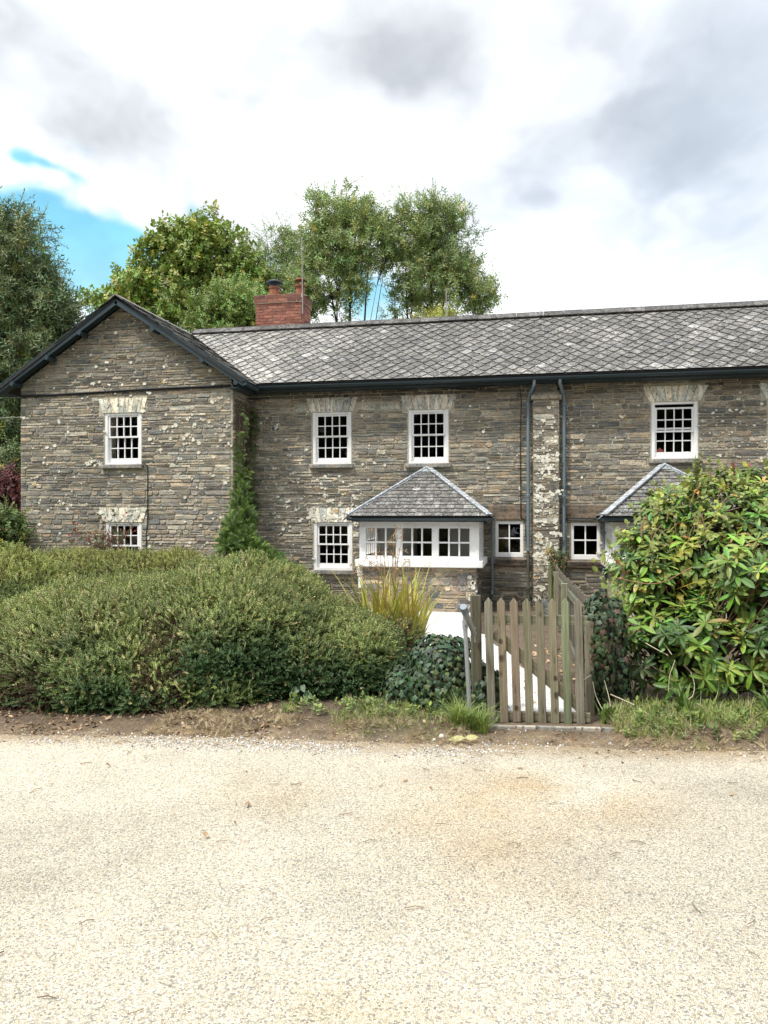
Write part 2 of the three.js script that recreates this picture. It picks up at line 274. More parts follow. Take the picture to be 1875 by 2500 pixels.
// ------------------------------------------------------------------ ground, road, path
const gardenY = (z) => z > 9.9 ? 0 : -0.3 * sm(clamp((9.9 - z) / 7.9));
const edgeZ = (x) => 10.33 - 0.115 * x + 0.12 * (fbm3(x * 0.9, 4, 2, 3) - 0.5) + 0.05 * (fbm3(x * 5, 8, 2, 3) - 0.5) + (x > 0.9 ? -0.02 : 0);
const bank = (x, z) => { const d = edgeZ(x) - z; return d > 0 && z > 8.6 ? 0.05 * sstep(0, 0.35, d) * (1 - sstep(0.9, 1.6, d)) * (x < -0.45 || x > 0.6 ? 1 : 0.15) : 0; };
const groundY = (x, z) => gardenY(z) + bank(x, z) + 0.018 * (fbm3(x * 3, 1, z * 3, 3) - 0.5) * (z < edgeZ(x) ? 1 : 0);
function span(a, b, s, outer) { const o = []; for (const k of [...outer].reverse()) o.push(a - k); for (let t = a; t <= b + 1e-6; t += s) o.push(t); for (const k of outer) o.push(b + k); return o; }
function sheet(xs, zs, hy, col, scale) {
  const g = new THREE.BufferGeometry(), p = [], u = [], c = [], idx = [], nx = xs.length;
  zs.forEach((z) => xs.forEach((x) => { const q = typeof hy === 'function' ? hy(x, z) : [x, hy, z]; p.push(...q); u.push(q[0] * scale, -q[2] * scale); c.push(...col(q[0], q[2])); }));
  for (let j = 0; j < zs.length - 1; j++) for (let i = 0; i < nx - 1; i++) { const a = j * nx + i, b = a + 1, d = a + nx, e = d + 1; idx.push(a, d, b, b, d, e); }
  g.setAttribute('position', new THREE.Float32BufferAttribute(p, 3)); g.setAttribute('uv', new THREE.Float32BufferAttribute(u, 2)); g.setAttribute('color', new THREE.Float32BufferAttribute(c, 3)); g.setIndex(idx); g.computeVertexNormals(); return g;
}
const far = [2, 6, 14, 30, 70, 160, 400];
structure('ground', sheet(span(-12, 8, 0.1, far), span(-1, 11.2, 0.08, far), (x, z) => [x, groundY(x, z), z], (x, z) => {
  const n = fbm3(x * 2, 3, z * 2, 4), m = fbm3(x * 9, 5, z * 9, 3), d = edgeZ(x) - z;
  let c = [0.17, 0.125, 0.085];
  const green = [0.085, 0.105, 0.035], dust = [0.36, 0.28, 0.19];
  if (z < 7.5) c = x > -0.6 && x < 0.6 ? [0.26, 0.205, 0.15] : [0.16, 0.125, 0.085];
  if (z > 12 || Math.abs(x) > 9 || z < -3) c = green;
  let k = sstep(0.45, 0.62, n) * (z > 8.5 && z < 11 && (x > 0.7 || (x > -2 && x < -0.4)) ? 1 : 0); c = c.map((a, i) => mixn(a, green[i], k * 0.8));
  k = sstep(0.35, 0.0, d) * (0.5 + m) + (x > -0.5 && x < 0.7 && z > 9.7 ? 0.55 : 0); c = c.map((a, i) => mixn(a, dust[i], clamp(k)));
  return c.map((a) => a * (0.8 + 0.5 * m));
}, 1.1), M.soil);
structure('road', sheet(span(-9, 8, 0.09, [3, 9, 25, 60, 140]), span(0, 1, 1 / 75, []), (x, t) => { const z0 = edgeZ(x), z = mixn(z0, 26, t < 0.8 ? t * 0.42 : 0.336 + (t - 0.8) * 3.32); return [x, 0.006 + (t < 0.001 ? -0.004 : 0) + 0.014 * (fbm3(x * 0.5, 2, z * 0.5, 2) - 0.5) * sstep(0.1, 0.6, z - z0), z]; }, (x, z) => {
  const n = fbm3(x * 0.8, 3, z * 1.1, 4), m = fbm3(x * 3, 15, z * 3, 4), f = fbm3(x * 11, 25, z * 11, 3), d = z - edgeZ(x);
  let c = [0.95, 0.937, 0.908], k = 0.92 + 0.2 * sstep(0.3, 0.75, n) - 0.12 * sstep(0.55, 0.8, m) + 0.12 * (f - 0.5); c = c.map((a) => a * k);
  const stain = (sx, sz, rx, rz, s, col) => { const q = Math.exp(-(((x - sx) / rx) ** 2 + ((z - sz) / rz) ** 2)) * s * clamp((m - 0.3) * 3.2); c = c.map((a, i) => mixn(a, col[i], clamp(q))); };
  stain(0.15, 11.25, 0.5, 0.35, 0.75, [0.85, 0.66, 0.42]); stain(-0.25, 11.7, 0.35, 0.6, 0.6, [0.82, 0.66, 0.45]); stain(-0.45, 13.2, 0.3, 0.1, 0.6, [0.9, 0.7, 0.44]); stain(0.05, 12.4, 0.25, 0.2, 0.5, [0.7, 0.6, 0.48]); stain(-1, 11.5, 0.8, 0.3, 0.35, [0.9, 0.76, 0.55]); stain(-0.9, 12.6, 0.5, 0.1, 0.4, [0.8, 0.82, 0.84]);
  k = sstep(0.34, 0.0, d + 0.12 * (f - 0.5)); c = c.map((a, i) => mixn(a, [0.62, 0.5, 0.36][i], k * 0.85));
  return c;
}, 1 / 1.55), M.road);
{
  const L = [[9.72, -0.36], [9.1, -0.5], [8, -0.9], [6.5, -1.4], [5, -2.1], [3.5, -2.9], [2.4, -3.6], [1.4, -3.8]], Rr = [[9.72, 0.46], [9.1, 0.38], [8.33, 0.22], [7.9, 0.14], [7.45, 0.01], [6.4, -0.17], [5.6, -0.34], [4.4, -0.58], [2.9, -0.82], [1.4, -0.95]];
  const at = (a, z) => { for (let i = 0; i < a.length - 1; i++) if (z <= a[i][0] && z >= a[i + 1][0]) return mixn(a[i][1], a[i + 1][1], (a[i][0] - z) / (a[i][0] - a[i + 1][0])); return a[a.length - 1][1]; };
  structure('path', sheet(span(0, 1, 1 / 16, []), span(1.42, 9.72, 0.06, []), (t, z) => { const a = at(L, z), b = at(Rr, z) + 0.14 * (fbm3(z * 4, 1, 7, 3) - 0.5), x = mixn(a, b, t); return [x, groundY(x, z) + (t === 0 || t > 0.99 ? -0.01 : 0.014), z]; }, (x, z) => { const k = 0.78 + 0.3 * fbm3(x * 3, 2, z * 3, 4), d = sstep(0.55, 0.75, fbm3(x * 5, 9, z * 5, 3)) * 0.25; return [k, k * (1 - 0.12 * d), k * (1 - 0.3 * d)]; }, 1.0), M.path);
}

// ------------------------------------------------------------------ masonry
const frontT = (z) => (u, v, h) => [u, v, z + h];                  // a wall that looks along +z
const rightT = (x) => (u, v, h) => [x + h, v, -u];                 // a wall that looks along +x (u = -z)
const leftT = (x) => (u, v, h) => [x - h, v, u];                   // a wall that looks along -x (u = z)
function stoneInto(mb, T, x0, y0, x1, y1, r, lift) {
  const w = x1 - x0, h = y1 - y0, j = () => (r() - 0.5) * Math.min(0.014, h * 0.22), c = Math.min(w, h) * (0.12 + 0.25 * r());
  const o = [[x0 + c, y0 + j()], [x0 + w * 0.36, y0 + j()], [x0 + w * 0.68, y0 + j()], [x1 - c, y0 + j()], [x1 + j(), y0 + c * 0.8], [x1 + j(), y1 - c * 0.8], [x1 - c, y1 + j()], [x0 + w * 0.66, y1 + j()], [x0 + w * 0.33, y1 + j()], [x0 + c, y1 + j()], [x0 + j(), y1 - c * 0.8], [x0 + j(), y0 + c * 0.8]];
  const cx = (x0 + x1) / 2, cy = (y0 + y1) / 2, k = Math.min(0.007, h * 0.12), n = o.length, a = (r() - 0.5) * 0.012, b = (r() - 0.5) * 0.016;
  const inn = o.map(([x, y]) => [x + clamp(cx - x, -k, k), y + clamp(cy - y, -k, k)]), hh = (q) => lift + a * (q[0] - cx) / w * 2 + b * (q[1] - cy) / h * 2;
  const U = (q) => [q[0] * mb.su + mb.ou, q[1] * mb.su + mb.ov], A = o.map((q) => T(q[0], q[1], 0.001)), B = o.map((q) => T(q[0], q[1], lift * 0.62)), C = inn.map((q) => T(q[0], q[1], hh(q))), uA = o.map(U), uC = inn.map(U);
  for (let i = 0; i < n; i++) { const e = (i + 1) % n; mb.quad(A[i], A[e], B[e], B[i], [uA[i], uA[e], uA[e], uA[i]]); mb.quad(B[i], B[e], C[e], C[i], [uA[i], uA[e], uC[e], uC[i]]); }
  for (let i = 1; i < n - 1; i++) mb.tri(C[0], C[i], C[i + 1], uC[0], uC[i], uC[i + 1]);
}
const wallTints = [[0.235, 0.213, 0.173], [0.2, 0.184, 0.153], [0.265, 0.238, 0.188], [0.16, 0.15, 0.133], [0.33, 0.3, 0.24], [0.27, 0.228, 0.17], [0.175, 0.167, 0.15], [0.22, 0.205, 0.175]];
// courses of flat stones in x0..x1, y0..y1 with gaps left free; limit(y) narrows a course (gables)
function courses(o, r) {
  const out = [], joint = o.joint ?? 0.016;
  for (let y = o.y0; y < o.y1 - 0.025;) {
    let h = (o.h0 ?? 0.05) + ((o.h1 ?? 0.118) - (o.h0 ?? 0.05)) * Math.pow(r(), 1.35); if (y + h > o.y1) h = o.y1 - y; if (o.y1 - y - h < 0.03) h = o.y1 - y;
    const yc = y + h / 2; let [a, b] = o.limit ? o.limit(yc) : [o.x0, o.x1];
    let gaps = (o.holes ?? []).filter((g) => y + h > g[1] + 0.004 && y < g[3] - 0.004).sort((p, q) => p[0] - q[0]), x = a;
    const runs = []; for (const g of gaps) { if (g[0] - x > 0.04) runs.push([x, Math.min(g[0], b)]); x = Math.max(x, g[2]); } if (b - x > 0.04) runs.push([x, b]);
    for (const [s, e] of runs) {
      for (let q = s; q < e - 0.03;) {
        let w = (o.w0 ?? 0.13) + ((o.w1 ?? 0.62) - (o.w0 ?? 0.13)) * Math.pow(r(), 1.6); w = Math.min(w, h * 9 + 0.06); if (q + w > e || e - q - w < 0.07) w = e - q;
        const wob = 0.008 * (noise3(q * 2.2, y * 3, o.seed ?? 1) - 0.5) * 2;
        if (h > 0.075 && w > 0.2 && r() < 0.22) { const t = h * (0.4 + 0.2 * r()); out.push([q, y + wob, q + w - joint, y + t - joint + wob], [q, y + t + wob, q + w - joint, y + h - joint + wob]); }
        else out.push([q, y + wob, q + w - joint, y + h - joint + wob]);
        q += w;
      }
    }
    y += h;
  }
  return out;
}
function lay(list, T, wall, r, o = {}) {      // the largest become pieces of their own, the rest one part
  const own = o.own ?? 200, tints = o.tints ?? wallTints, rest = new MB(), order = list.map((s, i) => [i, (s[2] - s[0]) * (s[3] - s[1]) * (o.seen ? o.seen(s) : 1)]).sort((a, b) => b[1] - a[1]), big = new Set(order.slice(0, own).map((q) => q[0]));
  list.forEach((s, i) => {
    const mb = big.has(i) ? new MB() : rest, t = tints[Math.floor(r() * tints.length)], k = (o.bright ?? 1) * (0.86 + 0.3 * r()) * (o.stoneTone ? o.stoneTone(s, r) : 1), zone = 0.84 + 0.36 * fbm3(s[0] * 0.8, s[1] * 0.9, 5, 3);
    mb.su = 1; mb.ou = r() * 7; mb.ov = r() * 7; mb.col = t.map((c, i) => c * k * zone * [3.08, 3.04, 2.93][i]);
    stoneInto(mb, T, s[0], s[1], s[2], s[3], r, (o.lift ?? 0.016) * (0.6 + 0.8 * r()));
    if (mb !== rest) put('stone', mb, M.stone, wall);
  });
  if (rest.p.length) stuff(put('small_stones', rest, M.stone, wall));
}
function lichen(wall, T, n, area, r, o = {}) {      // pale crusts of lichen grown on the stones, clustered
  const mb = new MB();
  const blob = (u, v, s) => { const k = 9 + Math.floor(r() * 4), c = [], ph = r() * 6, e = 0.7 + 0.5 * r(); for (let i = 0; i < k; i++) { const a = i / k * 6.283, q = s * (0.72 + 0.56 * noise3(Math.cos(a) * 1.6 + ph, Math.sin(a) * 1.6, ph)); c.push([u + q * Math.cos(a) * (1.05 + 0.15 * e), v + q * Math.sin(a) * e]); } const t = 0.85 + 0.25 * r(); mb.col = r() < (o.warm ?? 0.012) ? [t * 0.9, t * 0.62, t * 0.3] : [t, t * 0.98, t * 0.9]; mb.slab(c, T, 0.004, (o.h ?? 0.0235) + 0.004 * r()); };
  for (let i = 0; i < n; i++) {
    const u = mixn(area[0], area[2], r()), v = mixn(area[1], area[3], r());
    if (o.skip && o.skip.some((g) => u > g[0] && u < g[2] && v > g[1] && v < g[3])) continue;
    if (o.limit) { const [a, b] = o.limit(v); if (u < a + 0.06 || u > b - 0.06) continue; }
    if (fbm3(u * 1.5, v * 1.5, o.seed ?? 3, 3) < (o.cut ?? 0.44) && r() < 0.8) continue;
    const s = 0.66 * ((o.s0 ?? 0.012) + (o.s1 ?? 0.04) * Math.pow(r(), 2.2)); blob(u, v, s);
    if (r() < 0.4) for (let k = 0; k < 1 + 3 * r(); k++) blob(u + (r() - 0.5) * s * 5, v + (r() - 0.5) * s * 3, s * (0.3 + 0.5 * r()));
  }
  stuff(put('lichen', mb, M.lichen, wall));
}
function wallMesh(parent, outline, holes, z, depth, name = 'wall') {
  const s = new THREE.Shape(outline.map((q) => new THREE.Vector2(...q)));
  for (const h of holes) s.holes.push(new THREE.Path([[h[0], h[1]], [h[2], h[1]], [h[2], h[3]], [h[0], h[3]]].map((q) => new THREE.Vector2(...q))));
  const g = new THREE.ExtrudeGeometry(s, { depth, bevelEnabled: false }); g.translate(0, 0, z - depth);
  return put(name, g, M.mortar, parent);
}
// ------------------------------------------------------------------ windows
const keep = [];                                                    // window, lintel and sill outlines that the stones leave free
function opening(w, list) { list.push([w.x0 - 0.012, w.y0, w.x1 + 0.012, w.y1 + 0.012]); }
function voussoirs(win, T, w, r, o = {}) {
  const n = o.n ?? 8, h = o.h ?? 0.31, a0 = w.x0 - 0.04, a1 = w.x1 + 0.04, b0 = w.x0 - (o.out ?? 0.15), b1 = w.x1 + (o.out ?? 0.15); let t = 0; const cuts = [0];
  for (let i = 0; i < n; i++) { t += 0.7 + 0.6 * r(); cuts.push(t); }
  for (let i = 0; i < n; i++) {
    const s = cuts[i] / t, e = cuts[i + 1] / t, g = 0.006, q = [[mixn(a0, a1, s) + g, w.y1 + 0.004], [mixn(a0, a1, e) - g, w.y1 + 0.004], [mixn(b0, b1, e) - g, w.y1 + h + (r() - 0.5) * 0.012], [mixn(b0, b1, s) + g, w.y1 + h + (r() - 0.5) * 0.012]], mb = new MB();
    mb.ou = r() * 5; mb.ov = r() * 5; const k = 0.9 + 0.2 * r(); mb.col = (o.tint ?? [0.5, 0.475, 0.4]).map((c) => c * k * 3.4);
    mb.slab(q, T, 0.001, 0.015 + 0.006 * r(), (u, v) => [v * 0.7 + mb.ou, u * 1.3 + mb.ov]); put('voussoir', mb, M.sandstone, win);
  }
}
function sill(win, z, w, o = {}) { const mb = new MB(), e = o.e ?? 0.055, h = o.h ?? 0.085; mb.col = (o.tint ?? [0.3, 0.29, 0.26]).map((c) => c * 1.9); mb.bar([w.x0 - e, w.y0 - h / 2, z + 0.01], [w.x1 + e, w.y0 - h / 2, z + 0.01], 0.17, h, [0, 1, 0], 0.008); put('sill', mb, M.sandstone, win); }
function panesAndBars(win, xs, ys, z, bar, depth, frame, r) {      // glazing bars between panes of their own
  for (let i = 1; i < xs.length - 1; i++) frame.bar([xs[i], ys[0], z], [xs[i], ys[ys.length - 1], z], depth, bar, [1, 0, 0]);
  for (let j = 1; j < ys.length - 1; j++) frame.bar([xs[0], ys[j], z + 0.002], [xs[xs.length - 1], ys[j], z + 0.002], depth, bar, [0, 1, 0]);
  for (let i = 0; i < xs.length - 1; i++) for (let j = 0; j < ys.length - 1; j++) {
    const mb = new MB(), a = (r() - 0.5) * 0.005, b = (r() - 0.5) * 0.005, zz = z - 0.006; mb.quad([xs[i], ys[j], zz + a + b], [xs[i + 1], ys[j], zz - a + b], [xs[i + 1], ys[j + 1], zz - a - b], [xs[i], ys[j + 1], zz + a - b]); put('pane', mb, M.glass, win);
  }
}
const even = (a, b, n) => Array.from({ length: n + 1 }, (_, i) => mixn(a, b, i / n));
function sashWindow(house, w, z, r, o = {}) {      // sixteen panes, the upper sash in front of the lower
  const win = section('window', house, [(w.x0 + w.x1) / 2, w.y0, z]), zf = z - 0.06, f = new MB();
  const drop = o.drop ?? 0, jamb = 0.072, mid = w.y0 + (w.y1 - w.y0) * 0.54;
  f.bar([w.x0 + jamb / 2, w.y0, zf], [w.x0 + jamb / 2, w.y1, zf], 0.1, jamb, [1, 0, 0], 0.006); f.bar([w.x1 - jamb / 2, w.y0, zf], [w.x1 - jamb / 2, w.y1, zf], 0.1, jamb, [1, 0, 0], 0.006);
  f.bar([w.x0 + jamb, w.y1 - 0.025, zf], [w.x1 - jamb, w.y1 - 0.025, zf], 0.098, 0.05, [0, 1, 0]); f.bar([w.x0 + jamb, w.y0 + 0.025, zf], [w.x1 - jamb, w.y0 + 0.025, zf], 0.1, 0.05, [0, 1, 0]);
  put('frame', f, M.white, win);
  const X0 = w.x0 + jamb + 0.002, X1 = w.x1 - jamb - 0.002, st = 0.038;
  const sash = (y0, y1, zz, bot, top) => {
    const s = new MB(), d = 0.036;
    s.bar([X0 + st / 2, y0, zz], [X0 + st / 2, y1, zz], d, st, [1, 0, 0]); s.bar([X1 - st / 2, y0, zz], [X1 - st / 2, y1, zz], d, st, [1, 0, 0]);
    s.bar([X0 + st, y0 + bot / 2, zz], [X1 - st, y0 + bot / 2, zz], d, bot, [0, 1, 0]); s.bar([X0 + st, y1 - top / 2, zz], [X1 - st, y1 - top / 2, zz], d, top, [0, 1, 0]);
    panesAndBars(win, even(X0 + st, X1 - st, 4), even(y0 + bot, y1 - top, 2), zz, 0.021, 0.03, s, r); put('sash', s, M.white, win);
  };
  sash(mid - 0.02 - drop, w.y1 - 0.052 - drop, zf + 0.012, 0.034, 0.034); sash(w.y0 + 0.052, mid + 0.012, zf - 0.028, 0.09, 0.036);
  const rv = new MB(); rv.box(w.x0 - 0.0115, w.y0, z - 0.45, w.x0 - 0.001, w.y1, z - 0.115); put('reveal', rv, M.plaster, win);
  if (o.voussoirs !== false) voussoirs(win, frontT(z), w, r, o.v ?? {});
  if (o.sill !== false) sill(win, z, w, o.s ?? {});
  return win;
}
function smallWindow(house, w, z, r) {
  const win = section('window', house, [(w.x0 + w.x1) / 2, w.y0, z]), zf = z - 0.05, f = new MB(), j = 0.062;
  f.bar([w.x0 + j / 2, w.y0, zf], [w.x0 + j / 2, w.y1, zf], 0.07, j, [1, 0, 0], 0.006); f.bar([w.x1 - j / 2, w.y0, zf], [w.x1 - j / 2, w.y1, zf], 0.07, j, [1, 0, 0], 0.006);
  f.bar([w.x0 + j, w.y1 - j / 2, zf], [w.x1 - j, w.y1 - j / 2, zf], 0.07, j, [0, 1, 0]); f.bar([w.x0 + j, w.y0 + 0.05, zf], [w.x1 - j, w.y0 + 0.05, zf], 0.07, 0.1, [0, 1, 0], 0.006);
  const s = new MB(); panesAndBars(win, even(w.x0 + j, w.x1 - j, 2), even(w.y0 + 0.1, w.y1 - j, 2), zf, 0.026, 0.04, s, r); put('frame', f, M.white, win); put('glazing_bar', s, M.white, win);
  return win;
}
// ------------------------------------------------------------------ slating
function clip(poly, region) {      // convex region, anticlockwise
  let p = poly;
  for (let i = 0; i < region.length && p.length; i++) {
    const a = region[i], b = region[(i + 1) % region.length], s = (q) => (b[0] - a[0]) * (q[1] - a[1]) - (b[1] - a[1]) * (q[0] - a[0]), out = [];
    for (let k = 0; k < p.length; k++) { const q = p[k], t = p[(k + 1) % p.length], x = s(q), y = s(t); if (x >= 0) out.push(q); if (x * y < 0) { const f = x / (x - y); out.push([mixn(q[0], t[0], f), mixn(q[1], t[1], f)]); } }
    p = out;
  }
  return p;
}
const plane = (O, U, V) => { const u = V3(...U).normalize(), v = V3(...V).normalize(), n = u.clone().cross(v); return (a, b, h) => [O[0] + u.x * a + v.x * b + n.x * h, O[1] + u.y * a + v.y * b + n.y * h, O[2] + u.z * a + v.z * b + n.z * h]; };
const slateTint = (a, b, r, pale) => { const k = 0.72 * (0.91 + 0.18 * r()) * (1 + 0.8 * pale(a, b)), w = r(); return w < 0.035 ? [0.85 * k, 0.85 * k, 0.82 * k] : w < 0.09 ? [0.5 * k, 0.51 * k, 0.52 * k] : [0.535 * k, 0.52 * k, 0.495 * k]; };
function deck(roof, T, region, t = 0.05) { const mb = new MB(); mb.slab(region, T, -t, -0.002); const n = region.length; for (let i = 1; i < n - 1; i++) mb.tri(T(...region[0], -t), T(...region[i + 1], -t), T(...region[i], -t)); put('roof_boards', mb, M.roofDeck, roof); }
function diamonds(roof, T, region, r, pale, own = 220, w = 0.29, e = 0.172) {
  const us = region.map((q) => q[0]), vs = region.map((q) => q[1]), u0 = Math.min(...us), u1 = Math.max(...us), v1 = Math.max(...vs), hw = w / 2 * 0.985;
  const shape = [[-hw, 0], [-hw + 0.004, -0.018], [-0.07, -e * 0.62], [-0.04, -e * 0.86], [-0.015, -e * 0.93], [0.015, -e * 0.93], [0.04, -e * 0.86], [0.07, -e * 0.62], [hw - 0.004, -0.018], [hw, 0], [hw - 0.004, 0.03], [0.02, e + 0.035], [-0.02, e + 0.035], [-hw + 0.004, 0.03]], all = [];
  for (let row = 0, v = 0.03; v < v1 + e; row++, v += e) for (let u = Math.floor(u0 / w) * w + (row % 2 ? w / 2 : 0); u < u1 + w; u += w) {
    const a = (r() - 0.5) * 0.06, ca = Math.cos(a), sa = Math.sin(a), du = (r() - 0.5) * 0.012, dv = (r() - 0.5) * 0.016, sag = 0.02 * Math.sin(u * 1.1 + v);
    const q = clip(shape.map(([x, y]) => [u + du + x * ca - y * sa, v + dv + sag + x * sa + y * ca]), region); if (q.length < 3) continue;
    const p = T(u, v, 0); all.push({ q, u, v, far: Math.hypot(p[0], p[1] - EYE, p[2] - CAMZ) + (p[0] > 5.3 ? 20 : 0) });
  }
  const near = new Set([...all].sort((a, b) => a.far - b.far).slice(0, own)), rest = new MB();
  for (const s of all) {
    const mb = near.has(s) ? new MB() : rest; mb.edge = 0.16; const lift = 0.004 + 0.005 * r(), rx = (r() - 0.5) * 0.016, base = (x, y) => lift + 0.03 * (e + 0.05 - (y - s.v)) / (2 * e) + rx * (x - s.u) / w; mb.col = slateTint(s.u, s.v, r, pale); mb.ou = r() * 3; mb.ov = r() * 3;  // slate sides coloured dark, painting the shadow line between rows
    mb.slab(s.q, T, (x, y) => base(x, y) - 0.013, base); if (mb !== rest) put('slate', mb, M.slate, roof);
  }
  if (rest.p.length) stuff(put('far_slates', rest, M.slate, roof));
}
function rectSlates(roof, T, region, r, w = 0.165, e = 0.142) {
  const us = region.map((q) => q[0]), vs = region.map((q) => q[1]), u0 = Math.min(...us), u1 = Math.max(...us), v1 = Math.max(...vs);
  for (let row = 0, v = 0; v < v1; row++, v += e) for (let u = u0 - (row % 2 ? w / 2 : 0); u < u1; ) {
    const ww = w * (0.82 + 0.4 * r()), k = 0.018 * r(), top = v + e + 0.03, q = clip([[u + 0.003, v + k * 0.3], [u + 0.012, v - 0.004], [u + ww - 0.02, v - 0.003], [u + ww - 0.003, v + k], [u + ww - 0.003, top], [u + 0.003, top]], region), v0 = v; u += ww; if (q.length < 3) continue;
    const mb = new MB(), lift = 0.003 + 0.003 * r(), base = (x, y) => lift + 0.014 * (e + 0.03 - (y - v0)) / e; mb.col = slateTint(u, v, r, () => 0.06); mb.ou = r() * 3; mb.ov = r() * 3; mb.edge = 0.2; mb.slab(q, T, (x, y) => base(x, y) - 0.008, base); put('slate', mb, M.slate, roof);  // dark sides again: painted shadow along each slate
  }
}
function gutterInto(mb, a, b, r = 0.058) {      // half round gutter, 3 mm thick
  const A = V3(...a), B = V3(...b), d = B.clone().sub(A).normalize(), s = V3(0, 1, 0).cross(d).normalize(), n = 9, P = (o, q, t) => [o.x + s.x * q * Math.cos(t), o.y + q * Math.sin(t), o.z + s.z * q * Math.cos(t)];
  for (let i = 0; i < n; i++) { const t = Math.PI + i / n * Math.PI, u = Math.PI + (i + 1) / n * Math.PI; mb.quad(P(A, r, t), P(B, r, t), P(B, r, u), P(A, r, u)); mb.quad(P(A, r - 0.006, u), P(B, r - 0.006, u), P(B, r - 0.006, t), P(A, r - 0.006, t)); }
  for (const t of [Math.PI, 2 * Math.PI]) mb.quad(P(A, r, t), P(B, r, t), P(B, r - 0.006, t), P(A, r - 0.006, t));
  for (const o of [A, B]) for (let i = 0; i < n; i++) { const t = Math.PI + i / n * Math.PI, u = Math.PI + (i + 1) / n * Math.PI; mb.tri([o.x, o.y, o.z], P(o, r, t), P(o, r, u)); }
  return mb;
}
function downpipe(house, x, z, y0, y1, collars, o = {}) {
  const mb = new MB(), rad = o.r ?? 0.034; mb.tube(o.head ? [...o.head, [x, y1, z], [x, y0, z]] : [[x, y1, z], [x, y0, z]], rad, 10);
  if (o.shoe) mb.tube([[x, y0 + 0.04, z], [x, y0 - 0.02, z + 0.03], [x, y0 - 0.07, z + 0.1]], rad, 10);
  const p = put('downpipe', mb, o.mat ?? M.pipe, house);
  for (const y of collars) { const c = new MB(); c.lathe([[rad, y - 0.03], [rad + 0.011, y - 0.026], [rad + 0.011, y + 0.022], [rad + 0.004, y + 0.03]], [x, 0, z], 12); c.bar([x - 0.05, y, z - rad - 0.005], [x + 0.05, y, z - rad - 0.005], 0.012, 0.03); put('collar', c, o.mat ?? M.pipe, p); }
}
const EAVE = 4.36, RIDGE = 6.17, EZ = 0.43, RZ = -2.1;
const mainT = (x) => plane([x, EAVE, EZ], [1, 0, 0], [0, RIDGE - EAVE, RZ - EZ]), SLOPE = Math.hypot(RIDGE - EAVE, RZ - EZ);
const W = (x0, y0, x1, y1) => ({ x0, y0, x1, y1 });
const eaveTint = (s, r) => s[1] > 4.0 ? 0.3 + 0.55 * r() : s[3] < 0.3 ? 0.62 + 0.2 * r() : 1;  // stones darker under the eaves and near the wall foot

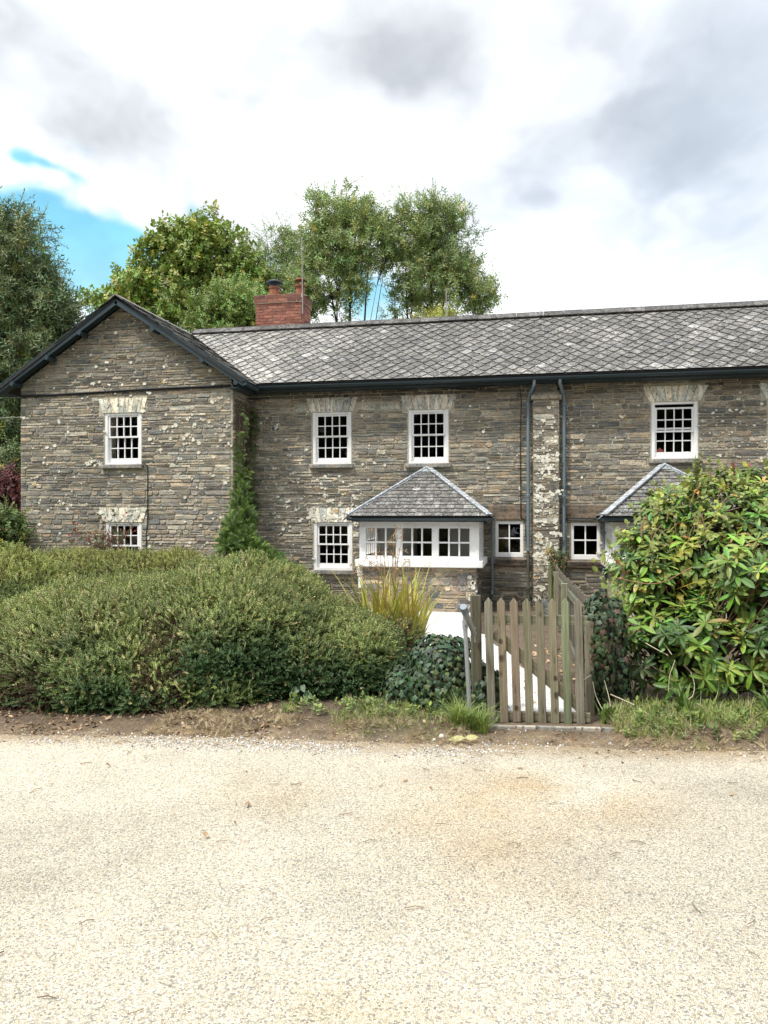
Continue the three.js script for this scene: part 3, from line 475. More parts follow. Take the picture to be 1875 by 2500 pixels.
// ------------------------------------------------------------------ the gabled cottage on the left
{
  const r = rng(11), Z = 0.9, x0 = -11.06, x1 = -6.1, cx = -8.58, ea = EAVE - 0.05, half = 2.87, ridge = 6.2, pitch = (ridge - ea) / half, under = 0.13;
  const h = thing('gabled_cottage', 'gable-ended slate-stone cottage with dark bargeboards, at the left end of the row', 'cottage', [cx, -0.3, -1.8]);
  const up = W(-9.02, 2.64, -8.15, 3.76), lo = W(-9.0, 0.3, -8.15, 1.4);
  const limit = (y) => y < ea - 0.28 ? [x0, x1] : [Math.max(x0, cx - (ridge - under - y) / pitch), Math.min(x1, cx + (ridge - under - y) / pitch)];
  const wall = wallMesh(h, [[x0, -0.5], [x1, -0.5], [x1, ridge - under - (x1 - cx) * pitch], [cx, ridge - under], [x0, ridge - under - (cx - x0) * pitch]], [[up.x0, up.y0, up.x1, up.y1], [lo.x0, lo.y0, lo.x1, lo.y1]], Z, 0.42);
  const gaps = []; for (const w of [up, lo]) { opening(w, gaps); gaps.push([w.x0 - 0.13, w.y1, w.x1 + 0.13, w.y1 + 0.31], [w.x0 - 0.08, w.y0 - 0.09, w.x1 + 0.08, w.y0 + 0.01]); }
  lay(courses({ x0, x1, y0: -0.4, y1: 6.1, limit, holes: gaps, seed: 5, w1: 0.6 }, r), frontT(Z), wall, r, { own: 290, seen: (s) => (s[1] < 0.6 ? 0.1 : 1), stoneTone: (s) => s[1] > ea - 0.25 ? 0.82 : s[0] > -7.6 ? 1.22 : 1 });
  lichen(wall, frontT(Z), 400, [x0, 0.6, x1, 5.9], r, { limit, skip: [[up.x0, up.y0, up.x1, up.y1], [lo.x0, lo.y0 - 1, lo.x1, lo.y1]], seed: 3, s1: 0.05 });
  lichen(wall, frontT(Z), 55, [-7.6, 2.2, -6.1, 3.7], r, { seed: 8, s0: 0.014, s1: 0.055, cut: 0.5, h: 0.027 });
  lichen(wall, frontT(Z), 15, [-9.15, 1.42, -8.0, 1.7], r, { cut: 0, s1: 0.09, h: 0.03 }); lichen(wall, frontT(Z), 9, [-9.1, 3.77, -8.02, 4.05], r, { cut: 0, s1: 0.06, h: 0.03 });
  lichen(wall, frontT(Z), 26, [-9.5, 2.62, -9.05, 2.74], r, { cut: 0, s1: 0.045, h: 0.031 });
  const side = new MB(); side.box(x1 - 0.4, -0.5, -4.6, x1, ea, Z - 0.422); side.box(x0, -0.5, -4.6, x0 + 0.4, ea, Z - 0.422); side.box(x0 + 0.4, -0.5, -4.6, x1 - 0.4, ea, -4.2); put('side_wall', side, M.mortar, h);
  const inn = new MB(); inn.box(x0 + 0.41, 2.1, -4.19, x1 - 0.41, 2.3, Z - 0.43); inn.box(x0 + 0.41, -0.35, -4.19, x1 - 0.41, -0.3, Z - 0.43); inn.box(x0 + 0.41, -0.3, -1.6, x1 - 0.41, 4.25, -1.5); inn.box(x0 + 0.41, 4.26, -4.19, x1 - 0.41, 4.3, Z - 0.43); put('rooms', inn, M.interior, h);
  const side2 = wallMesh(h, [[-Z + 0.001, -0.5], [-0.004, -0.5], [-0.004, ea], [-Z + 0.001, ea]], [], 0, 0.03, 'side_wall'); side2.geometry.rotateY(Math.PI / 2); side2.geometry.translate(x1 + 0.03, 0, 0);
  lay(courses({ x0: -Z, x1: -0.01, y0: 0.2, y1: ea - 0.02, seed: 9, w1: 0.4 }, r), rightT(x1 + 0.03), side2, r, { own: 0 });
  const wU = sashWindow(h, up, Z, r, { v: { tint: [0.56, 0.53, 0.42], n: 10 } }); const wL = sashWindow(h, lo, Z, r, { v: { tint: [0.56, 0.53, 0.43], n: 8 } });
  const cur = new MB(); for (let i = 0; i < 5; i++) cur.box(-8.385 + 0.02 * i, 2.76, Z - 0.3 - 0.012 * (i % 2), -8.366 + 0.02 * i, 3.26, Z - 0.285 - 0.012 * (i % 2)); put('curtain', cur, M.plaster, wU);
  // roof: two slopes; the right one runs back to the valley with the main roof
  const roof = section('roof', h, [cx, ea, 0]), len = Math.hypot(half, ridge - ea), zf = Z + 0.31;
  const TR = plane([cx + half, ea, zf], [0, 0, -1], [-half, ridge - ea, 0]), TL = plane([cx - half, ea, zf], [0, 0, 1], [half, ridge - ea, 0]);
  const valley = [[0, 0], [zf - EZ + 0.02, 0], [zf - RZ + 0.12, len], [0, len]];
  deck(roof, TR, valley); deck(roof, TL, [[-5.6, 0], [0, 0], [0, len], [-5.6, len]]);
  const back = new MB(); back.slab([[zf + 2, 0], [5.7, 0], [5.7, len], [zf + 2, len]], TR, -0.05, 0.02); put('rear_slating', back, M.slate, roof);
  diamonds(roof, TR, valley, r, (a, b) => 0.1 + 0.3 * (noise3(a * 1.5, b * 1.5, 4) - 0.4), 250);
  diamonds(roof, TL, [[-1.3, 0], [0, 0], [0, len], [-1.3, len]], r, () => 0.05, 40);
  const sl = new MB(); sl.col = [0.4, 0.39, 0.37]; sl.slab([[-5.6, 0], [-1.3, 0], [-1.3, len], [-5.6, len]], TL, -0.002, 0.02); put('rear_slating', sl, M.slate, roof);
  for (let i = 0; i < 12; i++) { const m = new MB(), z = zf + 0.01 - i * 0.46; m.col = [0.52, 0.5, 0.47]; m.ou = r() * 3; for (const s of [-1, 1]) m.bar([cx + s * 0.085, ridge - 0.02, z], [cx + s * 0.085, ridge - 0.02, z - 0.452], 0.2, 0.028, [s * 0.55, 0.83, 0]); put('ridge_tile', m, M.slate, roof); }
  const barge = (s) => { const m = new MB(), zz = zf - 0.035, a = [cx + s * (half + 0.03), ea - 0.05, zz], b = [cx, ridge - 0.085, zz]; m.bar(a, b, 0.026, 0.16, [-s * (ridge - ea), half, 0], 0.003); m.bar([a[0], a[1] + 0.05, zz + 0.02], [b[0], b[1] + 0.055, zz + 0.02], 0.03, 0.04, [-s * (ridge - ea), half, 0]); put('bargeboard', m, M.darkPaint, roof);
    const sf = new MB(); sf.bar([a[0] - s * 0.05, a[1] + 0.0, Z + 0.14], [b[0], b[1] - 0.005, Z + 0.14], 0.25, 0.02, [-s * (ridge - ea), half, 0]); put('soffit', sf, M.darkPaint, roof);
    for (const t of s < 0 ? [0.14, 0.43, 0.7] : [0.06, 0.32, 0.7]) { const q = new MB(), x = mixn(a[0], b[0], t), y = mixn(a[1], b[1], t) - 0.1; q.bar([x - s * 0.02, y, Z], [x - s * 0.02, y, zf + 0.015], 0.085, 0.09, [-s * 0.56, 0.83, 0], 0.006); put('purlin_end', q, M.darkPaint, roof); } };
  barge(-1); barge(1);
  const fx = new MB(); fx.box(cx + half - 0.14, ea - 0.13, EZ - 0.1, cx + half - 0.12, ea - 0.01, zf - 0.05); fx.box(x1 + 0.03, ea - 0.14, EZ - 0.4, cx + half - 0.121, ea - 0.12, zf - 0.06); put('fascia', fx, M.darkPaint, roof);
  put('gutter', gutterInto(new MB(), [cx + half + 0.02, ea - 0.04, zf - 0.02], [cx + half + 0.02, ea - 0.06, EZ + 0.05]), M.darkPaint, roof);
  put('gutter', gutterInto(new MB(), [cx - half - 0.02, ea - 0.06, -4.2], [cx - half - 0.02, ea - 0.05, zf - 0.02]), M.darkPaint, roof);
  const cable = new MB(); cable.tube([[x0 + 0.02, 4.19, Z + 0.035], [-10.2, 4.2, Z + 0.035], [-9, 4.225, Z + 0.04], [-8, 4.25, Z + 0.035], [-7, 4.26, Z + 0.04], [x1, 4.27, Z + 0.035]], 0.019, 6); cable.tube([[x0 + 0.02, 4.165, Z + 0.03], [-9.6, 4.185, Z + 0.03], [-8.3, 4.215, Z + 0.03], [-6.1, 4.245, Z + 0.03]], 0.012, 6); put('cable', cable, M.rubber, h);
  const c2 = new MB(); c2.tube([[-8.13, 2.66, Z + 0.02], [-8.05, 2.655, Z + 0.03], [-8.0, 2.6, Z + 0.03], [-7.985, 2.45, Z + 0.03], [-7.99, 1.9, Z + 0.03], [-7.985, 1.5, Z + 0.03], [-8.01, 1.2, Z + 0.03], [-8.03, 0.6, Z + 0.03]], 0.0095, 6); put('cable', c2, M.rubber, h);
}
// ------------------------------------------------------------------ porches
function porch(house, dx, r, o = {}) {
  const p = section('porch', house, [-2.05 + dx, -0.35, 0.8]), x0 = -3.2 + dx, x1 = -0.9 + dx, zf = 1.5, y0 = 0.7, y1 = 1.4, ap = 2.53, ey = 1.53, ez = 1.76, e0 = x0 - 0.17, e1 = x1 + 0.2, ax = -2.07 + dx;
  // stone base
  const base = new MB(); base.box(x0 + 0.05, -0.5, 0.002, x1 - 0.05, 0.56, zf - 0.06); put('base_wall', base, M.mortar, p); const b = p.children[p.children.length - 1];
  const big = { x0: x0 + 0.04, x1: x1 - 0.04, y0: -0.42, y1: 0.55, h0: 0.06, h1: 0.17, w0: 0.12, w1: 0.5, joint: 0.016, seed: 21 }, tn = [[0.29, 0.23, 0.175], [0.24, 0.2, 0.165], [0.38, 0.31, 0.22], [0.165, 0.165, 0.17], [0.31, 0.265, 0.215]];
  const stones = (list, T, own) => list.forEach((s) => { const m = new MB(), t = tn[Math.floor(r() * 5)], k = 2.7 * (0.75 + 0.5 * r()); m.ou = r() * 7; m.ov = r() * 7; m.col = t.map((c) => c * k); stoneInto(m, T, ...s, r, 0.014 + 0.012 * r()); put('stone', m, M.stone, p); });
  if (!o.hidden) { stones(courses(big, r), frontT(zf - 0.06)); const sd = new MB(), T = dx ? leftT(x0 + 0.05) : rightT(x1 - 0.05), tt = tn; for (const s of courses({ ...big, x0: dx ? 0.01 : -(zf - 0.06), x1: dx ? zf - 0.06 : -0.01 }, r)) { sd.ou = r() * 7; sd.col = tt[Math.floor(r() * 5)].map((c) => c * 1.6); stoneInto(sd, T, ...s, r, 0.02); } stuff(put('side_stones', sd, M.stone, p)); }
  const li = new MB(), T = frontT(zf - 0.06); for (let i = 0; i < 16; i++) { const u = x1 - 0.05 - 0.14 * r(), v = -0.35 + 0.75 * r(), s = 0.015 + 0.03 * r(), c = []; for (let k = 0; k < 9; k++) { const a = k / 9 * 6.283, q = s * (0.7 + 0.6 * r()); c.push([u + q * Math.cos(a), v + q * Math.sin(a)]); } li.col = [0.85, 0.84, 0.78]; li.slab(c, T, 0.004, 0.032); } stuff(put('lichen', li, M.lichen, p));
  // sill board and window band
  const sb = new MB(); sb.bar([x0 - 0.07, 0.63, zf + 0.005], [x1 + 0.07, 0.63, zf + 0.005], 0.15, 0.13, [0, 1, 0], 0.01); for (const x of [x0 - 0.005, x1 + 0.005]) sb.bar([x, 0.63, 0.03], [x, 0.63, zf - 0.071], 0.15, 0.129, [0, 1, 0], 0.01); put('sill_board', sb, M.white, p);
  const fr = new MB(), L = (x) => x;
  const front = (xa, xb) => { const s = new MB(); panesAndBars(p, even(xa, xb, 3), [0.775, 1.035, 1.305], zf, 0.03, 0.05, s, r); put('glazing_bar', s, M.white, p); };
  const gs = o.gs ?? [[-3.075, -2.49], [-2.36, -1.79], [-1.66, -1.075]].map(([a, q]) => [a + dx, q + dx]);
  const bx = [x0 + 0.001, ...gs.flat(), x1 - 0.001]; for (let i = 0; i < bx.length; i += 2) fr.box(bx[i], y0 - 0.006, zf - 0.05, bx[i + 1], y1 + 0.06, zf + 0.03);
  for (const [a, q] of gs) { fr.box(a, y0 - 0.006, zf - 0.05, q, 0.775, zf + 0.022); fr.box(a, 1.305, zf - 0.05, q, y1 + 0.06, zf + 0.022); front(a, q); }
  put('window_frame', fr, M.white, p);
  for (const s of [-1, 1]) { const x = s < 0 ? x0 + 0.03 : x1 - 0.03, f = new MB(), g = new MB(); f.box(x - 0.03, 0.694, 0.03, x + 0.03, 1.46, 0.12); f.box(x - 0.03, 0.694, 1.36, x + 0.03, 1.46, zf - 0.051); f.box(x - 0.03, 0.694, 0.12, x + 0.03, 0.775, 1.36); f.box(x - 0.03, 1.305, 0.12, x + 0.03, 1.46, 1.36); put('window_frame', f, M.white, p);
    for (const z of [0.33, 0.53, 0.74, 0.95, 1.16]) g.bar([x, 0.775, z], [x, 1.305, z], 0.04, z === 0.74 ? 0.06 : 0.025, [0, 0, 1]); g.bar([x, 1.035, 0.12], [x, 1.035, 1.36], 0.025, 0.04, [1, 0, 0]); put('glazing_bar', g, M.white, p);
    for (const [a, q] of [[0.12, 0.33], [0.33, 0.53], [0.53, 0.74], [0.74, 0.95], [0.95, 1.16], [1.16, 1.36]]) for (const [c, d] of [[0.775, 1.035], [1.035, 1.305]]) { const m = new MB(); m.quad([x, c, q], [x, c, a], [x, d, a], [x, d, q]); put('pane', m, M.glass, p); } }
  // inside: plastered back wall with a dark doorway, ceiling, floor
  const pl = new MB(); pl.box(x0 + 0.06, -0.3, 0.004, -2.36 + dx, 1.46, 0.03); pl.box(-1.6 + dx, -0.3, 0.004, x1 - 0.06, 1.46, 0.03); pl.box(x0 + 0.06, 1.47, 0.03, x1 - 0.06, 1.49, zf - 0.05); put('plaster', pl, M.plaster, p);
  // hipped roof
  const A = [ax, ap, 0.05], FL = [e0, ey, ez], FR = [e1, ey, ez], BL = [e0, ey, 0.05], BR = [e1, ey, 0.05], fl = Math.hypot(ap - ey, ez - 0.05);
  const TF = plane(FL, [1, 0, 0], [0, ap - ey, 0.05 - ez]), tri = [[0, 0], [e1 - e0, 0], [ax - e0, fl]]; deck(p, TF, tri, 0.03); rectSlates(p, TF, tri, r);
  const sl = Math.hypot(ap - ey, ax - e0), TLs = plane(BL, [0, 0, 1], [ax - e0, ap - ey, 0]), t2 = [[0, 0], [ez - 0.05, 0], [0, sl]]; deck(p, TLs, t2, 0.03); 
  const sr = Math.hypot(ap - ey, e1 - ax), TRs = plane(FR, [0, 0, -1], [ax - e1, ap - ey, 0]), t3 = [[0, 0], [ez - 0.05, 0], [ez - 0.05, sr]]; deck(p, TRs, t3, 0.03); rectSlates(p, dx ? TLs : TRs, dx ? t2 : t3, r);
  for (const s of [-1, 1]) { const c = s < 0 ? FL : FR, m = new MB(), d = V3(A[0] - c[0], A[1] - c[1], A[2] - c[2]).normalize(), nF = V3(0, ez - 0.05, ap - ey).normalize(), nS = V3(s * (ap - ey), Math.abs(c[0] - ax), 0).normalize(), k = 0.2, a = V3(...c), b = V3(...A), up = nF.clone().add(nS).normalize();
    for (const n of [nF, nS]) { const t = d.clone().cross(n).normalize(); if (t.dot(n === nF ? V3(-s, 0, 0) : V3(0, 0, -1)) < 0) t.negate(); const w = n === nF ? 0.03 : k, P = (q, f, h) => { const v = q.clone().add(t.clone().multiplyScalar(f)).add(n.clone().multiplyScalar(h)); return [v.x, v.y, v.z]; }; const q = [P(a, 0, 0.034), P(a, w, 0.03), P(b, w, 0.03), P(b, 0, 0.034)]; if (n === nF) q.reverse(); m.quad(...q); m.quad(P(a, w, 0.03), P(a, w, 0.012), P(b, w, 0.012), P(b, w, 0.03)); }
    const wide = (s > 0) !== (dx > 0) ? 0.135 : 0.07, lift = 0.045; m.bar([a.x + up.x * lift, a.y + up.y * lift, a.z + up.z * lift], [b.x + up.x * lift, b.y + up.y * lift, b.z + up.z * lift], wide, 0.03, up.toArray(), 0.008); put('hip_flashing', m, M.lead, p); }
  const ca = new MB(); ca.slab([[-0.16, -0.2], [0.16, -0.2], [0.03, 0.03], [-0.03, 0.03]], (u, v, h) => TF(u + ax - e0, v + fl, h), 0.01, 0.04); put('flashing', ca, M.lead, p);
  const fa = new MB(); fa.box(e0 + 0.06, ey - 0.1, ez - 0.07, e1 - 0.06, ey - 0.005, ez - 0.05); fa.box(e0 + 0.05, ey - 0.1, 0.04, e0 + 0.07, ey - 0.005, ez - 0.075); fa.box(e1 - 0.07, ey - 0.1, 0.04, e1 - 0.05, ey - 0.005, ez - 0.075); fa.box(e0 + 0.07, ey - 0.1, zf + 0.031, e1 - 0.07, ey - 0.085, ez - 0.071); put('fascia', fa, M.darkPaint, p);
  const gu = gutterInto(new MB(), [e0 - 0.02, ey - 0.03, ez], [e1 + 0.02, ey - 0.03, ez], 0.05); put('gutter', gu, M.darkPaint, p);
  const gw = gutterInto(new MB(), [dx ? e0 : e1, ey - 0.03, dx ? 0.06 : ez], [dx ? e0 : e1, ey - 0.03, dx ? ez : 0.06], 0.05); put('gutter', gw, M.darkPaint, p);
  return p;
}
const ridgeRow = (roof, a, b, r) => { for (let x = a, i = 0; x < b - 0.05; i++) { const l = Math.min(0.44 + 0.02 * r(), b - x), m = new MB(), k = 0.8 + 0.4 * r(); m.col = [0.26 * k, 0.25 * k, 0.245 * k]; m.ou = r() * 3; m.ov = r() * 3; const y = RIDGE + 0.035 + 0.008 * (r() - 0.5); for (const s of [-1, 1]) m.bar([x, y, RZ + s * 0.08], [x + l - 0.008, y, RZ + s * 0.08], 0.2, 0.026, [0, 0.78, s * 0.62]); m.tube([[x, y + 0.066, RZ], [x + l - 0.008, y + 0.066, RZ]], 0.018, 6); put('ridge_tile', m, M.slate, roof); x += l; } };
function brownLintel(house, x0, y0, x1, y1, z) { const m = new MB(); m.col = [0.36, 0.285, 0.21]; m.bar([x0, (y0 + y1) / 2, z], [x1, (y0 + y1) / 2, z], 0.06, y1 - y0, [0, 1, 0], 0.006); put('lintel', m, M.sandstone, house); }
// ------------------------------------------------------------------ the middle cottage
{
  const r = rng(23), Z = 0, xa = -6.07, xb = 0.36;
  const h = thing('cottage', 'middle slate-stone cottage with brick chimney, between the gabled end and the pale buttress', 'cottage', [-2.9, -0.3, -2.1]);
  const w1 = W(-4.6, 2.65, -3.73, 3.78), w2 = W(-2.49, 2.64, -1.63, 3.78), g1 = W(-4.57, 0.36, -3.71, 1.4), s1 = W(-0.66, 0.68, -0.09, 1.43);
  const ws = [w1, w2, g1, s1].map((w) => [w.x0, w.y0, w.x1, w.y1]), wall = wallMesh(h, [[xa, -0.6], [xb, -0.6], [xb, EAVE - 0.02], [xa, EAVE - 0.02]], [...ws, [-2.36, -0.35, -1.6, 1.44]], Z, 0.45);
  const gaps = []; for (const w of [w1, w2, g1]) { opening(w, gaps); gaps.push([w.x0 - 0.12, w.y1, w.x1 + 0.12, w.y1 + 0.31], [w.x0 - 0.08, w.y0 - 0.09, w.x1 + 0.08, w.y0 + 0.01]); }
  opening(s1, gaps); gaps.push([-0.8, 1.46, 0.02, 1.76], [-0.74, 0.5, 0.0, 0.68], [-3.16, -0.5, -0.94, 1.5], [0.1, -0.6, 0.5, 4.0], [-5.0, 3.79, -4.74, 3.92], [-3.6, 3.79, -2.66, 3.92]);
  lay(courses({ x0: xa, x1: xb, y0: -0.4, y1: EAVE - 0.04, holes: gaps, seed: 31 }, r), frontT(Z), wall, r, { own: 150, stoneTone: eaveTint, seen: (s) => (s[1] < 0.4 ? 0.3 : 1) });
  for (const q of [[-5.0, 3.79, -4.74, 3.91], [-3.6, 3.79, -3.1, 3.91], [-3.09, 3.79, -2.67, 3.91]]) { const qb = new MB(); qb.col = [1.05, 1.0, 0.82]; qb.ou = r() * 4; stoneInto(qb, frontT(Z), ...q, r, 0.017); put('quoin', qb, M.sandstone, wall); }
  const nolich = [...ws, [-3.3, -0.5, -0.8, 2.5]];
  lichen(wall, frontT(Z), 300, [xa, 0.6, 0.1, 4.1], r, { skip: nolich, seed: 13, s1: 0.038 }); lichen(wall, frontT(Z), 120, [-5.6, 1.2, -3.4, 2.4], r, { skip: nolich, seed: 2, s1: 0.042, cut: 0.47 }); lichen(wall, frontT(Z), 40, [-4.7, 1.41, -3.5, 1.8], r, { skip: nolich, cut: 0.3, s1: 0.06, h: 0.028 }); lichen(wall, frontT(Z), 30, [-3.66, 0.3, -3.3, 1.4], r, { cut: 0, s1: 0.05 });
  const v = { tint: [0.47, 0.455, 0.4] };
  sashWindow(h, w1, Z, r, { v }); sashWindow(h, w2, Z, r, { v: { ...v, out: 0.2, n: 9 } }); sashWindow(h, g1, Z, r, { v: { tint: [0.6, 0.57, 0.48], n: 8, out: 0.17 } });
  const sw = smallWindow(h, s1, Z, r); { const m = new MB(); m.col = [0.33, 0.28, 0.22]; m.bar([-0.74, 0.6, 0.015], [0.0, 0.6, 0.015], 0.16, 0.15, [0, 1, 0.3], 0.01); put('sill', m, M.sandstone, sw); } brownLintel(h, -0.8, 1.46, 0.02, 1.755, 0.005);
  const wh = new MB(); wh.bar([-3.245, 0.12, 1.2], [-3.245, 0.36, 1.2], 0.09, 0.09, [0, 0, 1], 0.006); wh.bar([-3.25, 0.42, 1.2], [-3.25, 0.52, 1.2], 0.13, 0.13, [0, 0, 1], 0.006); wh.bar([-3.25, 0.36, 1.2], [-3.25, 0.42, 1.2], 0.11, 0.11, [0, 0, 1]); put('drain_box', wh, M.white, h);
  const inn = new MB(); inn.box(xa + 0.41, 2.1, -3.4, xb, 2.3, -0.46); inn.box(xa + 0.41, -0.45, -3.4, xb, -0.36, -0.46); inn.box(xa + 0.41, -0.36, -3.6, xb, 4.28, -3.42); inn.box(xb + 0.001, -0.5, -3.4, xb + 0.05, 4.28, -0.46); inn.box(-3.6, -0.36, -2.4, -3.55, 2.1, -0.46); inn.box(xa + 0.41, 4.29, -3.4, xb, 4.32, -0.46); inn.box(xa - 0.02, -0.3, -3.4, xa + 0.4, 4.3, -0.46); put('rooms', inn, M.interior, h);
  const back = new MB(); back.box(xa, -0.5, -4.6, xb, EAVE, -4.2); put('rear_wall', back, M.mortar, h);
  porch(h, 0, r);
  // roof
  const roof = section('roof', h, [-2.9, EAVE, 0.4]), T = mainT(0), pale = (a, b) => 1.0 * sstep(-3.6, -5.6, a + b * 0.25 + 0.5 * (noise3(a, b, 3) - 0.5)) * 0.75 + 0.5 * sstep(0.55, 0.75, fbm3(a * 0.9, b * 1.6, 2, 3)) + 0.12 * (b < 0.5 ? 1 : 0) - 0.1;
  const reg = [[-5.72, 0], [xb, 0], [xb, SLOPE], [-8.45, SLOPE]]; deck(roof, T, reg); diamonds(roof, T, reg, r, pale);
  const rear = new MB(); rear.col = [0.45, 0.44, 0.42]; const TB = plane([xb, EAVE, RZ - (EZ - RZ)], [-1, 0, 0], [0, RIDGE - EAVE, EZ - RZ]); rear.slab([[0, 0], [7, 0], [9, SLOPE], [0, SLOPE]], TB, -0.04, 0); put('rear_slating', rear, M.slate, roof);
  ridgeRow(roof, -8.35, xb, r);
  put('gutter', gutterInto(new MB(), [-5.68, EAVE - 0.055, EZ + 0.03], [xb, EAVE - 0.055, EZ + 0.03]), M.darkPaint, roof);
  const fa = new MB(); fa.box(-5.8, EAVE - 0.13, EZ - 0.06, xb, EAVE - 0.02, EZ - 0.04); fa.box(-5.8, EAVE - 0.14, 0.03, xb, EAVE - 0.12, EZ - 0.061); put('fascia', fa, M.darkPaint, roof);
  // chimney
  const c = section('chimney', roof, [-6.13, 6, -2.55]), ca = -6.74, cb = -5.54, z0 = -2.2, z1 = -2.98, y0 = 5.9, ct = 7.02;
  const core = new MB(); core.box(ca + 0.01, y0, z1 + 0.01, cb - 0.01, ct - 0.02, z0 - 0.01); core.col = [1, 1, 1]; put('mortar', core, M.mortar, c);
  const bt = [[0.33, 0.13, 0.09], [0.29, 0.11, 0.078], [0.37, 0.155, 0.108], [0.25, 0.105, 0.08], [0.42, 0.23, 0.16]];
  const course = (y, hgt, out, a0, wd) => { const face = (T, u0, u1, off) => { let u = u0 - off; while (u < u1 - 0.02) { const s = Math.max(u, u0), e = Math.min(u + wd, u1); if (e - s > 0.03) { const m = new MB(), t = bt[Math.floor(r() * (r() < 0.8 ? 4 : 5))], k = 2.2 * (0.8 + 0.4 * r()) * (y > ct - 0.2 ? 0.8 : 1); m.col = t.map((q) => q * k); m.ou = r() * 5; m.ov = r() * 5; m.slab([[s + 0.005, y + 0.005], [e - 0.005, y + 0.005], [e - 0.005, y + hgt - 0.005], [s + 0.005, y + hgt - 0.005]], T, -0.03, out + 0.004 * r()); put('brick', m, M.brick, c); } u += wd; } };
    face(frontT(z0), ca - out, cb + out, a0); face(rightT(cb), -z0 - out + 0.002, -z1 + out, a0 + 0.06); };
  let y = 6.2, i = 0; for (; y < ct - 0.2; y += 0.075, i++) course(y, 0.075, 0.004, i % 2 ? 0.11 : 0, 0.225); course(y, 0.1, 0.035, 0.06, 0.235); y += 0.1; course(y, 0.1, 0.035, 0.17, 0.235); const top = y + 0.1;
  const cap = new MB(); cap.box(ca - 0.03, top - 0.21, z1 - 0.03, cb + 0.03, top, z0 + 0.03); put('cap', cap, M.mortar, c); const fl = new MB(); fl.lathe([[0.3, top], [0.24, top + 0.03], [0.13, top + 0.055]], [-6.37, 0, -2.55], 16); fl.lathe([[0.26, top], [0.2, top + 0.03], [0.13, top + 0.05]], [-5.68, 0, -2.55], 16); put('flaunching', fl, M.mortar, c);
  const p1 = new MB(); p1.lathe([[0.13, top + 0.03], [0.125, top + 0.25], [0.145, top + 0.26], [0.145, top + 0.3], [0.1, top + 0.31]], [-6.37, 0, -2.55], 18); put('chimney_pot', p1, M.terracotta, c);
  const co = new MB(); co.lathe([[0.1, top + 0.3], [0.1, top + 0.36], [0.12, top + 0.38], [0.205, top + 0.4], [0.2, top + 0.43], [0.12, top + 0.47], [0.0, top + 0.485]], [-6.37, 0, -2.55], 20); put('cowl', co, M.cowl, c);
  const p2 = new MB(); p2.lathe([[0.115, top + 0.03], [0.11, top + 0.26], [0.15, top + 0.27], [0.15, top + 0.3], [0.1, top + 0.31]], [-5.68, 0, -2.55], 18); for (const a of [0.5, 1.6, 2.7, 3.8, 4.9, 5.9]) p2.bar([-5.68 + 0.09 * Math.cos(a), top + 0.3, -2.55 + 0.09 * Math.sin(a)], [-5.68 + 0.09 * Math.cos(a), top + 0.43, -2.55 + 0.09 * Math.sin(a)], 0.02, 0.02); p2.lathe([[0.0, top + 0.42], [0.145, top + 0.43], [0.13, top + 0.465], [0.0, top + 0.49]], [-5.68, 0, -2.55], 18); put('chimney_pot', p2, M.terracotta, c);
  const po = new MB(); po.tube([[-5.5, 6.55, -2.17], [-5.5, 7.0, -2.17], [-5.52, 8.4, -2.17]], [0.016, 0.016, 0.011], 6); po.bar([-5.53, 8.4, -2.17], [-5.5, 8.45, -2.17], 0.03, 0.03); put('aerial_pole', po, M.pole, h);
  const po2 = new MB(); po2.tube([[-1.93, 6.2, -2.3], [-1.93, 7.02, -2.3]], 0.012, 6); put('aerial_pole', po2, M.pole, h);
  // buttress of pale stone, overgrown with lichen, with a moulded head
  const bu = section('buttress', h, [0.36, -0.35, 0.15]), bz = 0.24, u0 = 0.115, u1 = 0.62, core2 = new MB(); core2.box(u0, -0.6, 0.002, u1, 3.88, bz - 0.02); put('mortar', core2, M.mortar, bu);
  for (const s of courses({ x0: u0, x1: u1, y0: -0.4, y1: 3.86, h0: 0.08, h1: 0.2, w0: 0.18, w1: 0.6, joint: 0.01, seed: 41 }, r)) { const m = new MB(), k = 0.8 + 0.4 * r(), t = r() < 0.5 ? [0.5, 0.46, 0.36] : [0.27, 0.235, 0.185]; m.ou = r() * 7; m.ov = r() * 7; m.col = t.map((q) => q * 1.9 * k * (s[1] < 0.1 ? 0.55 : 1)); stoneInto(m, frontT(bz - 0.02), ...s, r, 0.02); put('stone', m, M.stone, bu); }
  lichen(bu, frontT(bz - 0.02), 460, [u0 + 0.02, -0.3, u1 - 0.02, 3.75], r, { cut: 0.5, s0: 0.014, s1: 0.045, h: 0.024, seed: 51, warm: 0.03 }); lichen(bu, frontT(bz - 0.02), 120, [u0 + 0.02, 0.7, u1 - 0.02, 2.5], r, { cut: 0.4, s0: 0.018, s1: 0.05, h: 0.029, seed: 52, warm: 0.03 });
  const hd = new MB(); hd.col = [0.55, 0.5, 0.4]; hd.bar([u0 - 0.05, 3.93, 0.13], [u1 + 0.05, 3.93, 0.13], 0.3, 0.1, [0, 1, 0], 0.02); for (let k = 0; k < 6; k++) { const f = k / 6, q = 0.07 * Math.pow(1 - f, 2); hd.box(u0 + 0.05 - q + 0.02, 3.98 + 0.05 * k, 0.003, u1 - 0.07 + q, 4.03 + 0.05 * k, 0.2 - 0.02 * k + q * 0.6); } put('moulded_head', hd, M.sandstone, bu);
  downpipe(h, 0.01, 0.13, 0.82, 3.86, [3.8, 1.95, 0.84], { head: [[0.13, EAVE - 0.1, EZ + 0.02], [0.13, EAVE - 0.2, EZ + 0.02], [0.1, EAVE - 0.26, EZ - 0.06], [0.04, EAVE - 0.36, 0.18]] }); downpipe(h, 0.01, 0.13, -0.12, 0.82, [0.06], { mat: M.pipeOld, shoe: 1 });
